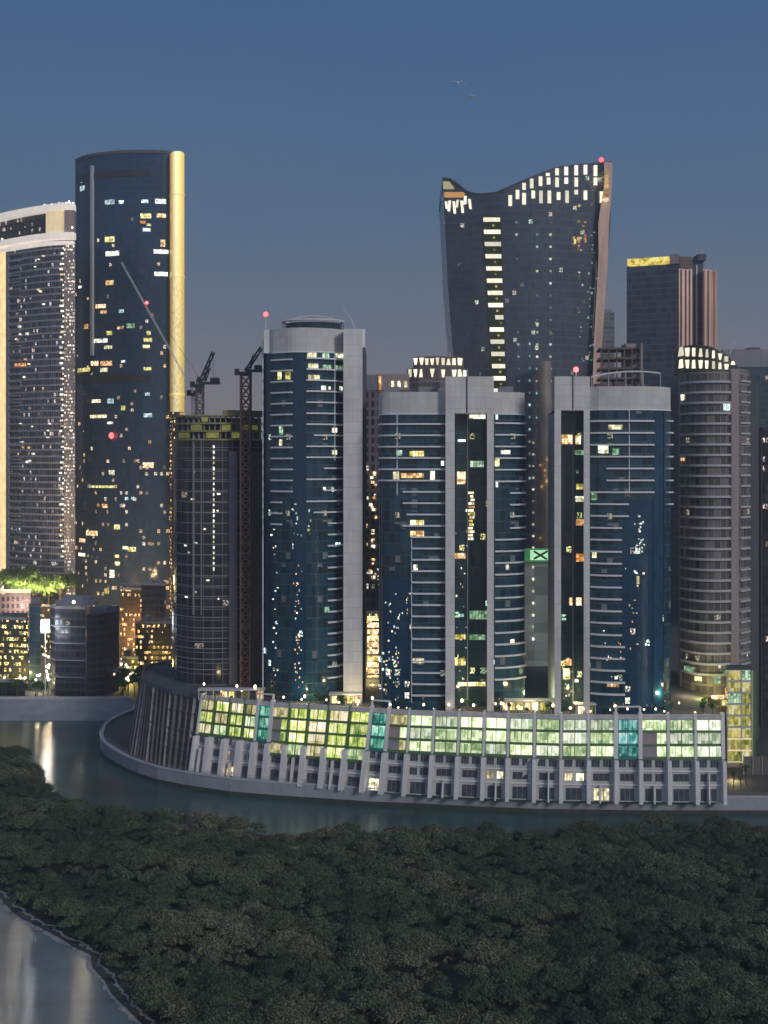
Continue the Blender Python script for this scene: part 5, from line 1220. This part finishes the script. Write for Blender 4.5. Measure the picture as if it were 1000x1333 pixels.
# ------------------------------------------------------------------ trees and lamps
for k in range(26):
    a = random.uniform(6, 88); Y = random.uniform(578, 592)
    put_tree(k % 2, X_(a, Y), Y, Z_(789, 580) + .0, random.uniform(1.7, 3.0), 'bright lamp-lit tree on the garden deck at the foot of the left tower', 'lamp-lit trees on the garden deck')
for k in range(15):
    a = random.uniform(122, 182); Y = random.uniform(468, 496)
    put_tree(k % 2, X_(a, Y), Y, GZ, random.uniform(.9, 1.5), 'dark tree on the far bank right of the domed office block', 'trees on the far bank')
for k in range(10):
    a = random.uniform(2, 60); Y = random.uniform(467, 476)
    put_tree(k % 2, X_(a, Y), Y, GZ, random.uniform(.7, 1.1), 'small tree along the far bank at the left edge', 'small trees at the left edge of the far bank')
def roofY(px): 
    t_ = tpar(px); p = SP(t_, RZ); return p.y
for k in range(34):
    a = random.uniform(345, 935); 
    Y = roofY(a) + random.uniform(3, 9)
    if k % 3 == 0: put_palm(X_(a, Y), Y, RZ, random.uniform(.35, .6), 'small palm on the podium roof terrace in front of the blue towers', 'palms on the podium roof')
    else: put_tree(k % 2, X_(a, Y), Y, RZ, random.uniform(.35, .62), 'small garden tree on the podium roof terrace in front of the blue towers', 'garden trees on the podium roof')
for k in range(40):
    a = 268 + k * 16.8 + random.uniform(-8, 8); Y = roofY(min(a, 940)) + random.choice((1.3, 2, 3.5, 5, 7, 9, 11))
    if F3.pts[0][0] < X_(a, Y) < F4.pts[-1][0]: Y = min(Y, 338.0 if X_(a, Y) > 48 else 343.0)
    o = put_lamp('garden', X_(a, Y), Y, RZ, 1.6, 'small glowing globe lamp on the podium roof terrace', 'globe lamps on the podium roof')
    q = random.uniform(.55, 1.45); o.scale = (q, q, q * random.uniform(.8, 1.5))
for k in range(44):
    a = random.choice((2, 4, 8, 14, 20, 24, 28, 33, 40, 45, 60, 62, 57, 50, 56, 63, 128, 140, 160, 172, 150, 165, 168)) + random.uniform(-2, 2); Y = random.uniform(465, 545)
    put_lamp('street' if k % 2 else 'warm', X_(a, Y), Y, GZ, 7, 'white globe street lamp among the trees of the far bank' if k % 2 else 'warm globe street lamp among the trees of the far bank', 'white street lamps on the far bank' if k % 2 else 'warm street lamps on the far bank')
for a, b, lb in ((652, 722, 'yellow-lit glass pavilion on the podium roof under the green sign'), (750, 775, 'small yellow-lit kiosk on the podium roof at the right split tower'), (430, 470, 'glass pavilion on the podium roof at the foot of the wide pale pylon'), (262, 345, 'low framed pergola on the podium roof before the unfinished tower')):
    Y = roofY((a + b) / 2) + (8 if b - a > 30 else 4); o = thing('roof_pavilion', lb, 'pavilion', (X_((a + b) / 2, Y), Y, RZ)); x0, x1 = X_(a, Y), X_(b, Y); n_ = max(2, int((x1 - x0) / 2.2))
    if b > 260 and a == 262: Y = roofY(300) + 3
    mb = MB(); mb.box(x0 - .4, x1 + .4, Y - .4, Y + 3.5, RZ + 3.0, RZ + 3.25); mb.build('roof', M['podcol'], o)
    for i in range(n_ + 1): xx = x0 + (x1 - x0) * i / n_; boxpart('post', M['podcol'], o, xx - .1, xx + .1, Y - .1, Y + .1, RZ, RZ + 3)
    for i in range(n_):
        if random.random() < .75: xx = x0 + (x1 - x0) * (i + .5) / n_; boxpart('lit_window', M[random.choice(('lit_yellow', 'lit_warm', 'lit_cream', 'worklight'))], o, xx - .85, xx + .85, Y + .3, Y + .4, RZ + .3, RZ + 2.6)
# floodlight between the left blocks
o = thing('floodlight_mast', 'blazing white floodlight mast between the slim blue block and the domed office block', 'floodlight', (X_(59, 466), 466, GZ))
mb = MB(); mb.tube((X_(59, 466), 466, GZ), P(59, 806, 466), .22, 8, .14); mb.build('mast', M['palesteel'], o)
M['flood'] = glow('floodlight_glass', (.9, .95, 1), 26, .05, .3)
for i in (-1, 0, 1):
    mb = MB(); q = P(59 + i * 3.6, 815, 465.4); mb.box(q.x - .5, q.x + .5, q.y - .2, q.y + .2, q.z - 2.6, q.z + 2.6); mb.build('lamp_panel', M['flood'], o)
# site at the right end of the quay
o = thing('site_hoarding', 'dark site fence with posts at the right end of the quay', 'fence', (X_(985, 348), 348, GZ))
mb = MB(); mb.box(X_(968, 352), X_(1080, 352), 352, 352.2, GZ, GZ + 5.5); mb.build('panel', M['darkgrey'], o)
for a in (968, 980, 992, 1004, 1016): boxpart('post', M['grey'], o, X_(a, 351.6), X_(a, 351.6) + .25, 351.6, 351.9, GZ, GZ + 6)
for a, Y, sc in ((955, 338, .75), (965, 336, .6), (972, 340, .9)):
    put_palm(X_(a, Y), Y, GZ, sc, 'palm at the right end of the quay beside the podium corner', 'palms at the right end of the quay')
# gulls
for a, b, s_, lb in ((596, 108, 1.0, 'larger white gull flying high in the blue sky'), (615, 126, .55, 'smaller white gull flying just below the larger one')):
    Y = 110; c = P(a, b, Y); mb = MB()
    mb.ball(c, .12 * s_, 6, 1); 
    for sg_ in (-1, 1):
        w1, w2 = c + Vector((sg_ * .3 * s_, 0, .12 * s_)), c + Vector((sg_ * .72 * s_, .1, -.02))
        mb.hexa([c + Vector((0, -.12, .02)), w1 + Vector((0, -.1, 0)), w1 + Vector((0, .1, 0)), c + Vector((0, .12, .02))], [c + Vector((0, -.1, .06)), w1 + Vector((0, -.08, .04)), w1 + Vector((0, .08, .04)), c + Vector((0, .1, .06))])
        mb.hexa([w1 + Vector((0, -.1, 0)), w2 + Vector((0, -.02, 0)), w2 + Vector((0, .03, 0)), w1 + Vector((0, .1, 0))], [w1 + Vector((0, -.08, .04)), w2 + Vector((0, -.02, .02)), w2 + Vector((0, .03, .02)), w1 + Vector((0, .08, .04))])
    mb.tube(c, c + Vector((.05, .4 * s_, 0)), .1 * s_, 6, .03)
    tag(mb.build('gull', plain('white_feathers_%d' % a, (.8, .8, .8), .6, .05)), lb, 'bird')

# point lights: the lit lamps, then lights added for street glow and lagoon streaks
def lamp(px, py, Y, W, col, r=.6, name='lamp_or_glow_light'):
    l = bpy.data.lights.new(name, 'POINT'); l.energy = W; l.color = col; l.shadow_soft_size = r
    ob = bpy.data.objects.new(name, l); ob.location = P(px, py, Y); COL.objects.link(ob)
for a in (8, 22, 36, 50, 64, 80): lamp(a, 765, 572, 10000, (1, .72, .36), 1)
lamp(58, 832, 462, 2500, (.9, .95, 1), 1.5)
lamp(150, 885, 486, 2000, (1, .75, .2), 1)
for a in (290, 400, 460, 600, 690, 745, 860, 920): lamp(a, 903, roofY(a) + 6, 900, (1, .8, .4), .5)
lamp(955, 1010, 345, 900, (1, .8, .3), .5); lamp(990, 1030, 340, 900, (1, .55, .2), .5)

for px_, py_, Y_, W_, c_ in ((25, 880, 478, 4000, (1, .8, .3)), (50, 890, 476, 3000, (1, .85, .5)), (170, 830, 548, 20000, (1, .6, .2)), (205, 840, 532, 14000, (1, .5, .2)), (168, 880, 492, 7000, (1, .75, .15)), (230, 780, 640, 22000, (1, .5, .2)), (120, 790, 650, 30000, (1, .6, .3)), (180, 770, 655, 30000, (1, .6, .25)), (20, 790, 552, 9000, (1, .75, .6)), (60, 870, 490, 5000, (1, .9, .7)), (700, 905, 352, 1200, (.8, 1, .5)), (482, 870, 392, 2500, (1, .75, .3)),
                        (915, 905, 362, 1600, (.9, 1, .3)), (935, 900, 364, 1600, (1, .8, .25)), (895, 895, 366, 900, (1, .7, .4)), (485, 890, 385, 900, (1, .75, .3))):
    lamp(px_, py_, Y_, W_, c_, .8)  # unseen lights added to spread a warm glow over the tower bases

def flood(px, py, Y, W, tx, ty):  # added spotlight aimed at the lagoon to draw its reflection streak
    l = bpy.data.lights.new('added_streak_spot', 'SPOT'); l.energy = W; l.color = (1, .84, .6); l.shadow_soft_size = 2.2; l.spot_size = R(14); l.spot_blend = .6
    ob = bpy.data.objects.new('added_streak_spot', l); ob.location = P(px, py, Y); COL.objects.link(ob)
    g = G(tx, ty); ob.rotation_euler = (Vector((g[0], g[1], 0)) - ob.location).to_track_quat('-Z', 'Y').to_euler()
flood(94, 296, 592.5, 70000, 95, 1300); flood(3, 311, 604.5, 45000, 4, 1270)
# rooms and window walls light nothing worth sampling directly; the lamps do
for m_ in bpy.data.materials:
    if m_.name.startswith(('lit_', 'small_')) or 'window' in m_.name or 'facade' in m_.name or 'wall' in m_.name or 'glass' in m_.name or 'pier' in m_.name or 'panels' in m_.name or 'led_strip' in m_.name or 'cornice' in m_.name or 'stone' in m_.name or 'band' in m_.name or 'work' in m_.name or 'shop' in m_.name:
        if m_.name not in ('floodlight_glass', 'added_lamp_glass', 'added_roof_lamp_glass'):
            m_.cycles.emission_sampling = 'NONE'
